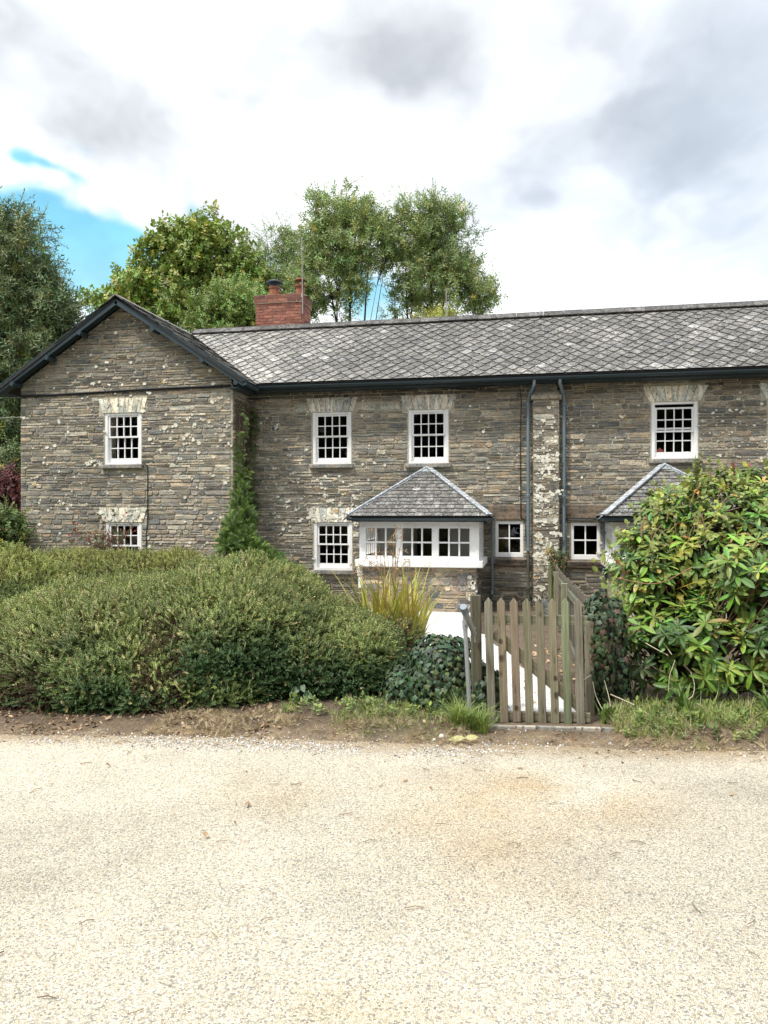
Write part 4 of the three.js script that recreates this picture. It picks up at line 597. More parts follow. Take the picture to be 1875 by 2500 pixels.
  downpipe(h, -0.72, 0.1, -0.02, 1.42, [1.2, 0.05], { r: 0.03, shoe: 1, head: [[-0.72, 1.47, 0.12]] });
  const cb2 = new MB(); cb2.tube([[-0.16, 4.16, 0.03], [-0.13, 3.9, 0.03], [-0.15, 2.8, 0.03], [-0.14, 1.5, 0.05], [-0.06, 1.46, 0.05], [-0.02, 0.9, 0.03]], 0.009, 5); cb2.tube([[-2.4, 4.24, 0.16], [-1.6, 4.2, 0.16], [-0.9, 4.13, 0.16], [-0.16, 4.2, 0.1]], 0.01, 5); cb2.tube([[-2.2, 4.26, 0.16], [-1.3, 4.15, 0.16], [-0.5, 4.24, 0.16]], 0.008, 5); put('cable', cb2, M.rubber, h);
}
// ------------------------------------------------------------------ the right cottage
{
  const r = rng(37), Z = 0, xa = 0.362, xb = 9;
  const h = thing('cottage', 'right-hand slate-stone cottage behind the rhododendron, with a half-hidden porch', 'cottage', [4.7, -0.3, -2.1]);
  const w4 = W(2.42, 2.67, 3.3, 3.81), w5 = W(4.58, 2.67, 5.45, 3.81), s2 = W(0.86, 0.65, 1.44, 1.4), ws = [w4, w5, s2].map((w) => [w.x0, w.y0, w.x1, w.y1]), D = 4.72;
  const wall = wallMesh(h, [[xa, -0.6], [xb, -0.6], [xb, EAVE - 0.02], [xa, EAVE - 0.02]], [...ws, [-2.36 + D, -0.35, -1.6 + D, 1.44]], Z, 0.45);
  const gaps = []; for (const w of [w4, w5]) { opening(w, gaps); gaps.push([w.x0 - 0.13, w.y1, w.x1 + 0.13, w.y1 + 0.31], [w.x0 - 0.08, w.y0 - 0.09, w.x1 + 0.08, w.y0 + 0.01]); }
  opening(s2, gaps); gaps.push([0.76, 1.44, 1.6, 1.76], [0.78, 0.5, 1.56, 0.65], [1.57, -0.5, 3.78, 1.5], [0.3, -0.6, 0.64, 4.0]);
  lay(courses({ x0: xa, x1: 6.4, y0: -0.4, y1: EAVE - 0.04, holes: gaps, seed: 61 }, r), frontT(Z), wall, r, { own: 240, stoneTone: eaveTint, bright: 0.92, seen: (s) => (s[0] > 5.1 || (s[1] < 1.4 && s[0] > 2) ? 0.01 : 1) });
  lichen(wall, frontT(Z), 340, [0.66, 0.7, 5.2, 4.0], r, { skip: [...ws, [1.5, -0.5, 4, 2.5]], seed: 23, s1: 0.038 }); lichen(wall, frontT(Z), 60, [3.3, 2.4, 4.6, 3.4], r, { seed: 4, s1: 0.04, cut: 0.45 });
  sashWindow(h, w4, Z, r, { drop: 0.06, v: { tint: [0.5, 0.48, 0.4], out: 0.2, n: 8 } }); sashWindow(h, w5, Z, r, { v: { tint: [0.5, 0.48, 0.4], out: 0.2 } });
  const sw = smallWindow(h, s2, Z, r); { const m = new MB(); m.col = [0.33, 0.27, 0.21]; m.bar([0.78, 0.57, 0.015], [1.56, 0.57, 0.015], 0.16, 0.14, [0, 1, 0.3], 0.01); put('sill', m, M.sandstone, sw); } brownLintel(h, 0.78, 1.49, 1.6, 1.755, 0.005); { const m = new MB(); m.col = [0.2, 0.19, 0.18]; m.bar([0.76, 1.465, 0.03], [1.6, 1.465, 0.03], 0.08, 0.035); put('drip_course', m, M.sandstone, h); }
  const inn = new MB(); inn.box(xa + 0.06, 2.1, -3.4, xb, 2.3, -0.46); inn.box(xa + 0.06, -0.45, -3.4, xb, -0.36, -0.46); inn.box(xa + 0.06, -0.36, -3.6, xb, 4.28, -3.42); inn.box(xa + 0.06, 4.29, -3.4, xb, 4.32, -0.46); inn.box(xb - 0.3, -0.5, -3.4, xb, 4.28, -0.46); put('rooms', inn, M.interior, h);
  const back = new MB(); back.box(xa, -0.5, -4.6, xb, EAVE, -4.2); put('rear_wall', back, M.mortar, h);
  porch(h, D, r, { hidden: 1 });
  const roof = section('roof', h, [4.7, EAVE, 0.4]), T = mainT(0), reg = [[xa, 0], [xb, 0], [xb, SLOPE], [xa, SLOPE]]; deck(roof, T, reg);
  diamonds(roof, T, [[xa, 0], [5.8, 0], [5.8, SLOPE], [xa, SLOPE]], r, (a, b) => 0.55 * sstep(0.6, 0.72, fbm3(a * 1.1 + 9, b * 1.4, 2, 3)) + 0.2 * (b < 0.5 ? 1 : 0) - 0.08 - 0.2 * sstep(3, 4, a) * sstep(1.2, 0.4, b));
  const rs = new MB(); rs.col = [0.45, 0.44, 0.42]; rs.slab([[5.8, 0], [xb, 0], [xb, SLOPE], [5.8, SLOPE]], T, -0.002, 0.018); const TB = plane([xb, EAVE, RZ - (EZ - RZ)], [-1, 0, 0], [0, RIDGE - EAVE, EZ - RZ]); rs.slab([[0, 0], [xb - xa, 0], [xb - xa, SLOPE], [0, SLOPE]], TB, -0.04, 0); put('rear_slating', rs, M.slate, roof);
  ridgeRow(roof, xa, 6, r);
  put('gutter', gutterInto(new MB(), [xa + 0.001, EAVE - 0.055, EZ + 0.03], [xb, EAVE - 0.055, EZ + 0.03]), M.darkPaint, roof);
  const fa = new MB(); fa.box(xa, EAVE - 0.13, EZ - 0.06, xb, EAVE - 0.02, EZ - 0.04); fa.box(xa, EAVE - 0.14, 0.03, xb, EAVE - 0.12, EZ - 0.061); put('fascia', fa, M.darkPaint, roof);
  downpipe(h, 0.72, 0.12, 0.78, 3.86, [3.8, 1.93, 0.8], { head: [[0.63, EAVE - 0.1, EZ + 0.02], [0.63, EAVE - 0.2, EZ + 0.02], [0.66, EAVE - 0.27, EZ - 0.08], [0.7, EAVE - 0.36, 0.18]] }); downpipe(h, 0.72, 0.12, -0.25, 0.78, [0.3], { mat: M.pipeOld });
  downpipe(h, 1.5, 0.1, -0.2, 1.42, [1.2, 0.4], { r: 0.03, head: [[1.5, 1.47, 0.12]] });
  const pot = new MB(); pot.lathe([[0.0, 2.74], [0.05, 2.74], [0.065, 2.83], [0.05, 2.83]], [3.13, 0, -0.22], 12); put('plant_pot', pot, M.white, h); const fl = new MB(), q = rng(4); fl.col = [0.7, 0.2, 0.16]; for (let i = 0; i < 24; i++) { const a = q() * 6.3, b = q() * 3.1, s = 0.03, x = 2.62 + 0.05 * Math.cos(a) * Math.sin(b), y = 2.84 + 0.045 * Math.cos(b), z = -0.22 + 0.04 * Math.sin(a) * Math.sin(b); fl.tri([x - s, y, z], [x + s, y - 0.01, z + 0.01], [x, y + s, z]); } put('flowers', fl, M.dry, h);
}

// ------------------------------------------------------------------ plants: leaves and sprigs
const PROF = [[0, 0.12], [0.22, 0.72], [0.5, 1], [0.78, 0.74], [1, 0]];
function leafInto(mb, p, d, n, L, w, bend = 0.2, fold = 0.18, prof = PROF) {      // a leaf with a midrib, folded and drooping
  const D = V3(...d).normalize(), N = V3(...n), S = D.clone().cross(N).normalize(); N.copy(S).cross(D).normalize();
  const at = (t, s, h) => [p[0] + D.x * L * t + S.x * s + N.x * h, p[1] + D.y * L * t + S.y * s + N.y * h, p[2] + D.z * L * t + S.z * s + N.z * h];
  for (let i = 0; i < prof.length - 1; i++) {
    const [a, x] = prof[i], [b, y] = prof[i + 1], za = -bend * L * a * a, zb = -bend * L * b * b, wa = x * w / 2, wb = y * w / 2, m0 = at(a, 0, za), m1 = at(b, 0, zb);
    for (const s of [-1, 1]) { const q0 = at(a, s * wa, za + fold * wa), q1 = at(b, s * wb, zb + fold * wb); if (wb > 0) { if (s > 0) mb.quad(m0, q0, q1, m1); else mb.quad(m0, m1, q1, q0); } else if (s > 0) mb.tri(m0, q0, m1); else mb.tri(m0, m1, q0); }
  }
}
const rndDir = (r) => { const z = 2 * r() - 1, a = r() * 6.283, q = Math.sqrt(1 - z * z); return V3(q * Math.cos(a), z, q * Math.sin(a)); };
const SMALL = [[0, 0.1], [0.5, 1], [1, 0]];
function sprig(r, L, n, leaf, w, o = {}) {      // a twig with leaves set along it
  const mb = new MB(); mb.col = o.stem ?? [0.75, 0.6, 0.4]; mb.bar([0, 0, 0], [0.1 * L * (r() - 0.5), L, 0.1 * L * (r() - 0.5)], L * 0.018, L * 0.018);
  for (let i = 0; i < n; i++) { const t = (i + 0.6) / n, a = (o.flat ? (i % 2) * Math.PI + 0.5 * (r() - 0.5) : i * 2.4 + r()), up = o.up ?? 0.5, d = [Math.cos(a), up + 0.3 * (r() - 0.5), Math.sin(a)], k = 0.8 + 0.4 * r(); mb.col = [k, k, k]; leafInto(mb, [0, L * t, 0], d, [-0.4 * Math.cos(a) + 0.3 * (r() - 0.5), 1, -0.4 * Math.sin(a) + 0.3 * (r() - 0.5)], leaf * (0.75 + 0.5 * r()) * (1.1 - 0.3 * t), w * (0.8 + 0.4 * r()), 0.15, 0.25, o.prof ?? SMALL); }
  const k = 1.15; mb.col = [k, k, k]; leafInto(mb, [0, L, 0], [0.2, 1, 0.1], [0, 0, 1], leaf, w, 0.1, 0.2, o.prof ?? SMALL);
  return mb.geo();
}
const toCam = V3(sT, 0, cT), right = V3(cT, 0, -sT);
// an ellipsoid placed by where it is seen: centre pixel, distance, radii in metres across, up and in depth
const ell = (X, Y, d, rx, ry, rz) => ({ c: V3(...cp(X, d, Y)), rx, ry, rz });
function inEll(e, p) { const q = p.clone().sub(e.c); return Math.hypot(q.dot(right) / e.rx, q.y / e.ry, q.dot(toCam) / e.rz); }
function surface(list, n, r, o = {}) {      // points spread over the outside of joined ellipsoids, facing the road
  const out = [], area = list.map((e) => e.rx * e.ry + e.rx * e.rz + e.ry * e.rz), sum = area.reduce((a, b) => a + b);
  for (let i = 0, tries = 0; i < n && tries < n * 9; tries++) {
    let t = r() * sum, k = 0; while (t > area[k] && k < list.length - 1) t -= area[k++];
    const e = list[k], u = rndDir(r), N = right.clone().multiplyScalar(u.x / e.rx).add(V3(0, u.y / e.ry, 0)).add(toCam.clone().multiplyScalar(u.z / e.rz)).normalize();
    if (N.dot(toCam) < (o.back ?? -0.45) && N.y < 0.5) continue;
    const dep = o.deep ? Math.pow(r(), 2) * o.deep : 0, f = (1 - dep) * (1 + (o.bump ?? 0.1) * 2 * (fbm3(u.x * 3 + k * 9 + e.c.x, u.y * 3, u.z * 3, 3) - 0.5) + (o.fine ?? 0) * 2 * (fbm3(u.x * 13 + k * 5, u.y * 17, u.z * 13, 2) - 0.5)), p = e.c.clone().add(right.clone().multiplyScalar(u.x * e.rx * f)).add(V3(0, u.y * e.ry * f, 0)).add(toCam.clone().multiplyScalar(u.z * e.rz * f));
    if (p.y < groundY(p.x, p.z) + (o.low ?? 0.02)) continue;
    if (list.some((q, j) => j !== k && inEll(q, p) < 0.9)) continue;
    i++; out.push({ p, n: N, dep });
  }
  return out;
}
function core(name, list, k, m, parent, col) { const mb = new MB(); mb.col = col; for (const e of list) { const N = 14; const P = (i, j) => { const a = i / N * 3.1416, b = j / N * 6.2832, w = 1 + 0.12 * (noise3(i * 0.9, j * 0.9, e.c.x * 3) - 0.5), q = e.c.clone().add(right.clone().multiplyScalar(Math.sin(a) * Math.cos(b) * e.rx * k * w)).add(V3(0, Math.cos(a) * e.ry * k * w, 0)).add(toCam.clone().multiplyScalar(Math.sin(a) * Math.sin(b) * e.rz * k * w)); return [q.x, q.y, q.z]; }; for (let i = 0; i < N; i++) for (let j = 0; j < N; j++) mb.quad(P(i, j), P(i, j + 1), P(i + 1, j + 1), P(i + 1, j)); } return put(name, mb, m, parent); }  // solid dark ellipsoids added inside foliage, stopping see-through and darkening its interior
const mixc = (a, b, t) => a.map((x, i) => mixn(x, b[i], t));
const up = V3(0, 1, 0);

// ------------------------------------------------------------------ the clipped hedges by the road
function hedge(label, list, n, cols, seed, o = {}) {
  const r = rng(seed), e0 = list[0], h = thing('hedge', label, 'hedge', [e0.c.x, groundY(e0.c.x, e0.c.z), e0.c.z]);
  const geos = [0, 1, 2].map((i) => sprig(rng(seed + i), 0.125, 24, 0.0155, 0.0098, { up: 0.55, flat: i > 0 })), lists = [[], [], []], dead = [];
  for (const s of surface(list, n, r, { deep: 0.14, bump: 0.13, fine: 0.07 })) {
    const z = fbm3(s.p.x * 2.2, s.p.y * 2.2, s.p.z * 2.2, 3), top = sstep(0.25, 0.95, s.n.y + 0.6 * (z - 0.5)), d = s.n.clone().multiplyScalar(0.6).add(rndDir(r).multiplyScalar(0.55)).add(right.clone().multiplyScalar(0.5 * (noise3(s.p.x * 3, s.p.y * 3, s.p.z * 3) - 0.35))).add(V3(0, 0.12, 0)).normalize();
    const bare = o.bare ? Math.max(...o.bare.map(([x, y, q]) => { const b = cp(x, 6.3, y); return 1 - Math.hypot((s.p.x - b[0]) / q, (s.p.y - b[1]) / (q * 0.8)); })) + 0.9 * (fbm3(s.p.x * 7, s.p.y * 7, s.p.z * 7, 2) - 0.5) : -1;
    if (bare > 0.1 && r() < 0.55) { dead.push({ p: s.p.clone().addScaledVector(s.n, -0.03), d, roll: r() * 6, s: 0.8 + 0.8 * r(), c: mixc([0.08, 0.05, 0.03], [0.24, 0.16, 0.095], r() * r()) }); continue; }
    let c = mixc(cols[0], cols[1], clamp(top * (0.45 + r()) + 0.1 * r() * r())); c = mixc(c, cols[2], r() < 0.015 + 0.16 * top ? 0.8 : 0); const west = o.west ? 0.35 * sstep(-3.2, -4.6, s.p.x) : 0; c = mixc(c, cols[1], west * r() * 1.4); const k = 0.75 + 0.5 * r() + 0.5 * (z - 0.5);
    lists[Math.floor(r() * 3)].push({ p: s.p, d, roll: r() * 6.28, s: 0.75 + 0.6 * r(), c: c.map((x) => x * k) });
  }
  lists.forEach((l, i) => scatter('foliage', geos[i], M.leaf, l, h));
  const tw = new MB(); for (let i = 0; i < 5; i++) { let p = V3(0, 0, 0), q = p.clone(); tw.col = [1, 1, 1]; const d = rndDir(r); d.y = Math.abs(d.y); q.addScaledVector(d, 0.12); tw.bar(p.toArray(), q.toArray(), 0.003, 0.003); } dead.push(...surface(list, 900, r, { deep: 0.2 }).map((s) => ({ p: s.p.clone().addScaledVector(s.n, -0.05), d: s.n.clone().add(rndDir(r).multiplyScalar(0.6)).normalize(), roll: r() * 6, s: 0.8 + r(), c: mixc([0.1, 0.065, 0.04], [0.4, 0.3, 0.17], r() * r()) })));
  scatter('twigs', tw.geo(), M.dry, dead, h);
  core('branches_or_core', list, 0.86, M.dry, h, [0.035, 0.028, 0.018]); return h;  // here a solid dark core added within the leaves, not modelled twigs
}
hedge('large rounded dark green hedge with brown bare patches, beside the road', [ell(580, 1600, 7.3, 1.08, 0.83, 1.3), ell(310, 1660, 7.1, 1.45, 0.87, 1.4), ell(865, 1660, 6.9, 0.41, 0.53, 0.65), ell(60, 1690, 7.3, 1.2, 0.72, 1.1), ell(745, 1628, 7.2, 0.74, 0.61, 1.05), ell(420, 1690, 6.7, 1.1, 0.5, 1.0)], 56000, [[0.052, 0.122, 0.03], [0.28, 0.34, 0.09], [0.5, 0.45, 0.21]], 101, { west: 1, bare: [[430, 1560, 0.22], [150, 1660, 0.28], [455, 1640, 0.22], [60, 1630, 0.2]] });
hedge('yellow-green rounded hedge lump at the far left, behind the dark hedge', [ell(0, 1575, 8.6, 1.0, 1.04, 0.95), ell(-160, 1560, 8.8, 1.2, 1.08, 1.0)], 12000, [[0.11, 0.18, 0.04], [0.36, 0.42, 0.095], [0.5, 0.46, 0.16]], 102);
hedge('low flat-topped yellow-green hedge in front of the gabled cottage', [ell(180, 1432, 11.3, 0.95, 0.48, 0.6), ell(330, 1437, 11.3, 0.95, 0.5, 0.6), ell(440, 1432, 11.2, 0.42, 0.48, 0.6)], 9000, [[0.14, 0.19, 0.04], [0.33, 0.37, 0.085], [0.42, 0.38, 0.13]], 103);
hedge('small feathery green shrub at the foot of the ornamental grass', [ell(965, 1575, 7.5, 0.2, 0.22, 0.22), ell(905, 1610, 7.4, 0.2, 0.24, 0.22)], 1300, [[0.13, 0.18, 0.045], [0.3, 0.32, 0.08], [0.42, 0.36, 0.12]], 104);

// ------------------------------------------------------------------ ivy
function ivyLeaf(L, r) { const mb = new MB(), o = [[0, 0], [0.42, -0.05], [0.36, 0.25], [0.5, 0.5], [0.24, 0.6], [0, 1.05], [-0.24, 0.6], [-0.5, 0.5], [-0.36, 0.25], [-0.42, -0.05]], z = (x, y) => -0.25 * x * x + 0.1 * Math.abs(x) - 0.16 * y * y; const P = o.map(([x, y]) => [x * L, y * L, z(x, y) * L]), c = [0, 0.35 * L, 0.02 * L]; for (let i = 0; i < o.length; i++) mb.tri(c, P[i], P[(i + 1) % o.length]); return mb.geo(); }
function ivy(name, label, list, n, own, seed, cols) {
  const r = rng(seed), e = list[0], h = thing(name, label, 'ivy', [e.c.x, groundY(e.c.x, e.c.z), e.c.z]), g = ivyLeaf(0.044, r), q = new THREE.Quaternion(), m4 = new THREE.Matrix4(), rest = [];
  const mats = [0.8, 1, 1.25].flatMap((k) => cols.map((c) => { const m = M.ivy.clone(); m.color.setRGB(...c.map((x) => x * k)); return m; }));
  const pts = surface(list, n, r, { deep: 0.12, bump: 0.16 }).map((s) => ({ ...s, v: s.n.dot(toCam) - s.dep * 5 + 0.4 * r() })).sort((a, b) => b.v - a.v);
  pts.forEach((s, i) => {
    const N = s.n.clone().add(rndDir(r).multiplyScalar(0.5)).normalize(), D = V3(0, -1, 0).add(rndDir(r).multiplyScalar(0.7)); D.addScaledVector(N, -D.dot(N)).normalize(); const S = D.clone().cross(N);
    q.setFromRotationMatrix(m4.makeBasis(S, D, N)); const k = 0.65 + 0.6 * r();
    if (i < own) { const m = new THREE.Mesh(g, mats[Math.floor(r() * mats.length)]); m.name = 'leaf'; m.castShadow = m.receiveShadow = true; m.position.copy(s.p).sub(h.position); m.quaternion.copy(q); m.scale.setScalar(k); h.add(m); }
    else rest.push([s.p.clone(), q.clone(), k, mixc(cols[0], cols[Math.floor(r() * cols.length)], r()).map((x) => x * (0.7 + 0.6 * r()))]);
  });
  const im = new THREE.InstancedMesh(g, M.ivy, rest.length), c = new THREE.Color(); rest.forEach(([p, qq, k, col], i) => { im.setMatrixAt(i, m4.compose(p, qq, V3(k, k, k))); im.setColorAt(i, c.setRGB(...col)); }); im.name = 'foliage'; im.position.copy(h.position).negate(); im.userData.kind = 'stuff'; h.add(im);
  core('branches_or_core', list, 0.8, M.dry, h, [0.03, 0.024, 0.016]); return h;  // added dark core that fills the ivy from inside
}
ivy('ivy', 'dark green ivy mound left of the galvanised handrail', [ell(1080, 1690, 6.15, 0.37, 0.5, 0.42), ell(1180, 1715, 5.85, 0.17, 0.33, 0.16), ell(985, 1720, 6.2, 0.2, 0.35, 0.3), ell(1215, 1760, 5.72, 0.1, 0.16, 0.1)], 2300, 290, 111, [[0.024, 0.055, 0.022], [0.042, 0.085, 0.032], [0.1, 0.14, 0.045]]);
ivy('ivy', 'dense ivy column with brown dead leaves, right of the gate', [ell(1458, 1590, 5.95, 0.15, 0.5, 0.17), ell(1490, 1530, 6.1, 0.13, 0.26, 0.18), ell(1500, 1640, 6.05, 0.13, 0.35, 0.16)], 1300, 290, 112, [[0.03, 0.065, 0.026], [0.05, 0.095, 0.038], [0.09, 0.12, 0.045], [0.035, 0.075, 0.03], [0.1, 0.062, 0.04]]);

// ------------------------------------------------------------------ rhododendron with brambles
{
  const r = rng(121), list = [ell(1740, 1365, 6.9, 0.68, 0.7, 0.7), ell(1670, 1580, 6.45, 0.58, 0.5, 0.6), ell(1880, 1500, 6.4, 0.66, 0.9, 0.7), ell(1575, 1440, 6.6, 0.29, 0.52, 0.4), ell(1645, 1285, 6.9, 0.33, 0.33, 0.35), ell(1850, 1280, 7.0, 0.52, 0.48, 0.5)], h = thing('rhododendron', 'big rhododendron bush with long glossy leaves, right of the gate', 'bush', [list[1].c.x, 0, list[1].c.z]);
  const leafG = [0, 1, 2].map((i) => { const mb = new MB(); mb.col = [1, 1, 1]; leafInto(mb, [0, 0.006, 0], [0, 1, 0], [0, 0, 1], 0.13, 0.041 - 0.004 * i, 0.12 + 0.12 * i, 0.22, [[0, 0.12], [0.12, 0.3], [0.35, 0.8], [0.62, 1], [0.85, 0.7], [1, 0]]); return mb.geo(); });
  const cols = [[0.095, 0.19, 0.026], [0.16, 0.265, 0.036], [0.3, 0.39, 0.06], [0.055, 0.12, 0.024], [0.42, 0.3, 0.08]], mats = cols.map((c) => { const m = M.gloss.clone(); m.color.setRGB(...c); return m; });
  const whorls = surface(list, 860, r, { deep: 0.34, bump: 0.22, low: 0.12, back: -0.25 }).map((s) => ({ ...s, v: s.n.dot(toCam) * 1.0 - s.dep * 6 - 0.12 * Math.abs(s.p.y - 0.9) + 0.3 * r() })).sort((a, b) => b.v - a.v), inst = [[], [], []], q = new THREE.Quaternion(), m4 = new THREE.Matrix4(); let made = 0;
  const stems = new MB(), root = V3(list[1].c.x, 0, list[1].c.z - 0.1);
  whorls.forEach((s) => {
    const ax = s.n.clone().multiplyScalar(0.7).add(V3(0, 0.55, 0)).add(rndDir(r).multiplyScalar(0.4)).normalize(), a = ax.clone().cross(rndDir(r)).normalize(), b = ax.clone().cross(a), n = 7 + Math.floor(r() * 4), ph = r() * 6, ws = 0.7 + 0.55 * r(), ci = r() < 0.2 ? 2 : r() < 0.5 ? 1 : r() < 0.6 ? 3 : 0;
    if (r() < 0.5) { const p0 = s.p.clone().addScaledVector(ax, -0.02), p1 = s.p.clone().lerp(root, 0.25).addScaledVector(rndDir(r), 0.06), p2 = s.p.clone().lerp(root, 0.55).addScaledVector(rndDir(r), 0.08); stems.col = mixc([0.1, 0.06, 0.035], [0.22, 0.15, 0.09], r()); stems.tube([p0, p1, p2].map((v) => v.toArray()), [0.0035, 0.006, 0.009], 4, false); }
    for (let i = 0; i < n; i++) {
      const t = ph + i * 2.4, o = 0.35 + 0.5 * (1 - i / n) + 0.15 * r(), d = a.clone().multiplyScalar(Math.cos(t)).add(b.clone().multiplyScalar(Math.sin(t))).multiplyScalar(Math.sin(o * 1.57 + 0.15)).addScaledVector(ax, Math.cos(o * 1.57 + 0.15)).normalize(), S = d.clone().cross(ax).normalize(), N = S.clone().cross(d), k = ws * (0.75 + 0.5 * r()) * (0.7 + 0.3 * (1 - i / n)), gi = Math.floor(r() * 3);
      q.setFromRotationMatrix(m4.makeBasis(S, d, N));
      if (made < 295) { made++; const m = new THREE.Mesh(leafG[gi], mats[r() < 0.03 ? 4 : r() < 0.7 ? ci : Math.floor(r() * 4)]); m.name = 'leaf'; m.castShadow = m.receiveShadow = true; m.position.copy(s.p).sub(h.position); m.quaternion.copy(q); m.scale.setScalar(k); h.add(m); }
      else inst[gi].push([s.p.clone(), q.clone(), k, cols[r() < 0.03 ? 4 : ci].map((x) => x * (0.7 + 0.6 * r()))]);
    }
  });
  inst.forEach((l, gi) => { const im = new THREE.InstancedMesh(leafG[gi], M.gloss, l.length), c = new THREE.Color(); l.forEach(([p, qq, k, col], i) => { im.setMatrixAt(i, m4.compose(p, qq, V3(k, k, k))); im.setColorAt(i, c.setRGB(...col)); }); im.name = 'foliage'; im.position.copy(h.position).negate(); im.userData.kind = 'stuff'; h.add(im); });
  for (let i = 0; i < 7; i++) { stems.col = [0.14, 0.1, 0.065]; const a = r() * 6.3, t = list[i % 5].c; stems.tube([[root.x + 0.1 * Math.cos(a), -0.02, root.z + 0.1 * Math.sin(a)], [mixn(root.x, t.x, 0.4) + 0.1 * r(), 0.4, mixn(root.z, t.z, 0.4)], [t.x, t.y, t.z]], [0.022, 0.016, 0.01], 6); }
  { const P = (X, Y, d) => cp(X, d, Y); stems.col = [0.3, 0.24, 0.16]; stems.tube([P(1668, 1622, 6.0), P(1690, 1645, 5.95), P(1720, 1640, 6.0), P(1745, 1660, 6.1), P(1750, 1730, 6.2)], 0.009, 6); }
  put('branches_or_core', stems, M.dry, h); core('branches_or_core', list, 0.52, M.dry, h, [0.05, 0.045, 0.025]);  // real stems first, then a solid core added to darken the interior
  // twiggy scrub and bramble leaves grown through it
  const br = thing('bramble', 'bramble with pale arching stems growing through the rhododendron', 'bramble', [list[3].c.x, 0, list[3].c.z]), bl = [], bg = sprig(rng(9), 0.16, 6, 0.06, 0.042, { up: 0.5, prof: PROF, stem: [2, 1.2, 0.7] });
  for (const s of surface([list[0], list[5], list[3], list[4]], 420, r, { deep: 0.25, bump: 0.2 })) if (s.n.y > -0.1 || r() < 0.4) bl.push({ p: s.p, d: s.n.clone().add(V3(0, 0.6, 0)).add(rndDir(r).multiplyScalar(0.7)).normalize(), roll: r() * 6, s: 0.6 + 0.6 * r(), c: r() < 0.04 ? [0.28, 0.08, 0.05] : r() < 0.2 ? [0.42, 0.44, 0.08] : mixc([0.18, 0.23, 0.06], [0.34, 0.4, 0.1], r()) });
  for (let i = 0; i < 16; i++) { const c = cp(1702 + 14 * (r() - 0.5), 6.7, 1225 - 92 * i / 16); bl.push({ p: V3(...c), d: V3((r() - 0.5) * 0.6, 1, (r() - 0.5) * 0.6).normalize(), roll: r() * 6, s: 0.7, c: [0.19, 0.22, 0.07] }); }
  scatter('foliage', bg, M.leaf, bl, br);
  const st = new MB(), stem = (pts, w, col) => { st.col = col; st.tube(new THREE.CatmullRomCurve3(pts.map((p) => V3(...p))).getPoints(14).map((v) => v.toArray()), w, 4); };
  const P = (X, Y, d) => cp(X, d, Y), straw = [0.62, 0.54, 0.4];
  stem([P(1490, 1695, 5.7), P(1545, 1720, 5.65), P(1592, 1750, 5.6)], 0.004, straw); stem([P(1648, 1612, 5.9), P(1635, 1650, 5.9), P(1632, 1690, 5.9)], 0.003, straw); stem([P(1686, 1640, 5.9), P(1695, 1670, 5.85), P(1690, 1700, 5.8), P(1675, 1710, 5.8)], 0.003, straw); stem([P(1750, 1630, 5.9), P(1754, 1680, 5.85), P(1740, 1725, 5.8)], 0.0025, straw); stem([P(1712, 1620, 5.9), P(1712, 1670, 5.9), P(1710, 1720, 5.85)], 0.0025, straw);
  stem([P(1447, 1665, 5.7), P(1455, 1700, 5.68), P(1472, 1735, 5.62)], 0.003, straw); stem([P(1475, 1660, 5.75), P(1486, 1700, 5.7), P(1492, 1735, 5.65)], 0.003, straw); stem([P(1410, 1680, 5.65), P(1425, 1660, 5.7), P(1443, 1648, 5.75)], 0.0025, straw); stem([P(1700, 1716, 5.7), P(1740, 1740, 5.6), P(1795, 1752, 5.5)], 0.0025, straw); stem([P(1515, 1770, 5.55), P(1560, 1760, 5.55), P(1610, 1745, 5.55)], 0.004, straw); stem([P(1600, 1545, 6.1), P(1620, 1570, 6.0), P(1640, 1598, 5.95)], 0.005, straw); stem([P(1500, 1410, 6.3), P(1600, 1425, 6.15), P(1690, 1385, 6.15)], 0.004, [0.3, 0.16, 0.09]); stem([P(1560, 1560, 6.1), P(1590, 1578, 6.0), P(1630, 1600, 5.95)], 0.004, straw);
  for (let i = 0; i < 46; i++) { const X = 1560 + 250 * r(), Y = 1230 + 200 * r(), c = P(X, Y, 6.25 + 0.2 * r()), d = rndDir(r).multiplyScalar(0.16); stem([c, [c[0] + d.x * 0.5, c[1] + Math.abs(d.y), c[2] + d.z * 0.3], [c[0] + d.x, c[1] + d.y + 0.06, c[2] + d.z * 0.5]], 0.0025, mixc([0.28, 0.14, 0.08], [0.4, 0.3, 0.2], r())); }
  put('stems', st, M.dry, br);
  const fl = new MB(); fl.col = [0.8, 0.75, 0.75]; for (const [X, Y] of [[1790, 1375], [1782, 1390], [1800, 1385], [1768, 1410], [1530, 1350], [1525, 1362]]) for (let i = 0; i < 7; i++) { const c = P(X + 10 * (r() - 0.5), Y + 10 * (r() - 0.5), 6.05), d = rndDir(r).multiplyScalar(0.013); fl.tri([c[0] - d.x, c[1] - d.y, c[2] - d.z], [c[0] + d.y, c[1] + d.x, c[2] + d.z], [c[0] + d.x, c[1] + d.z, c[2] + d.y]); } put('flowers', fl, M.dry, br);
}

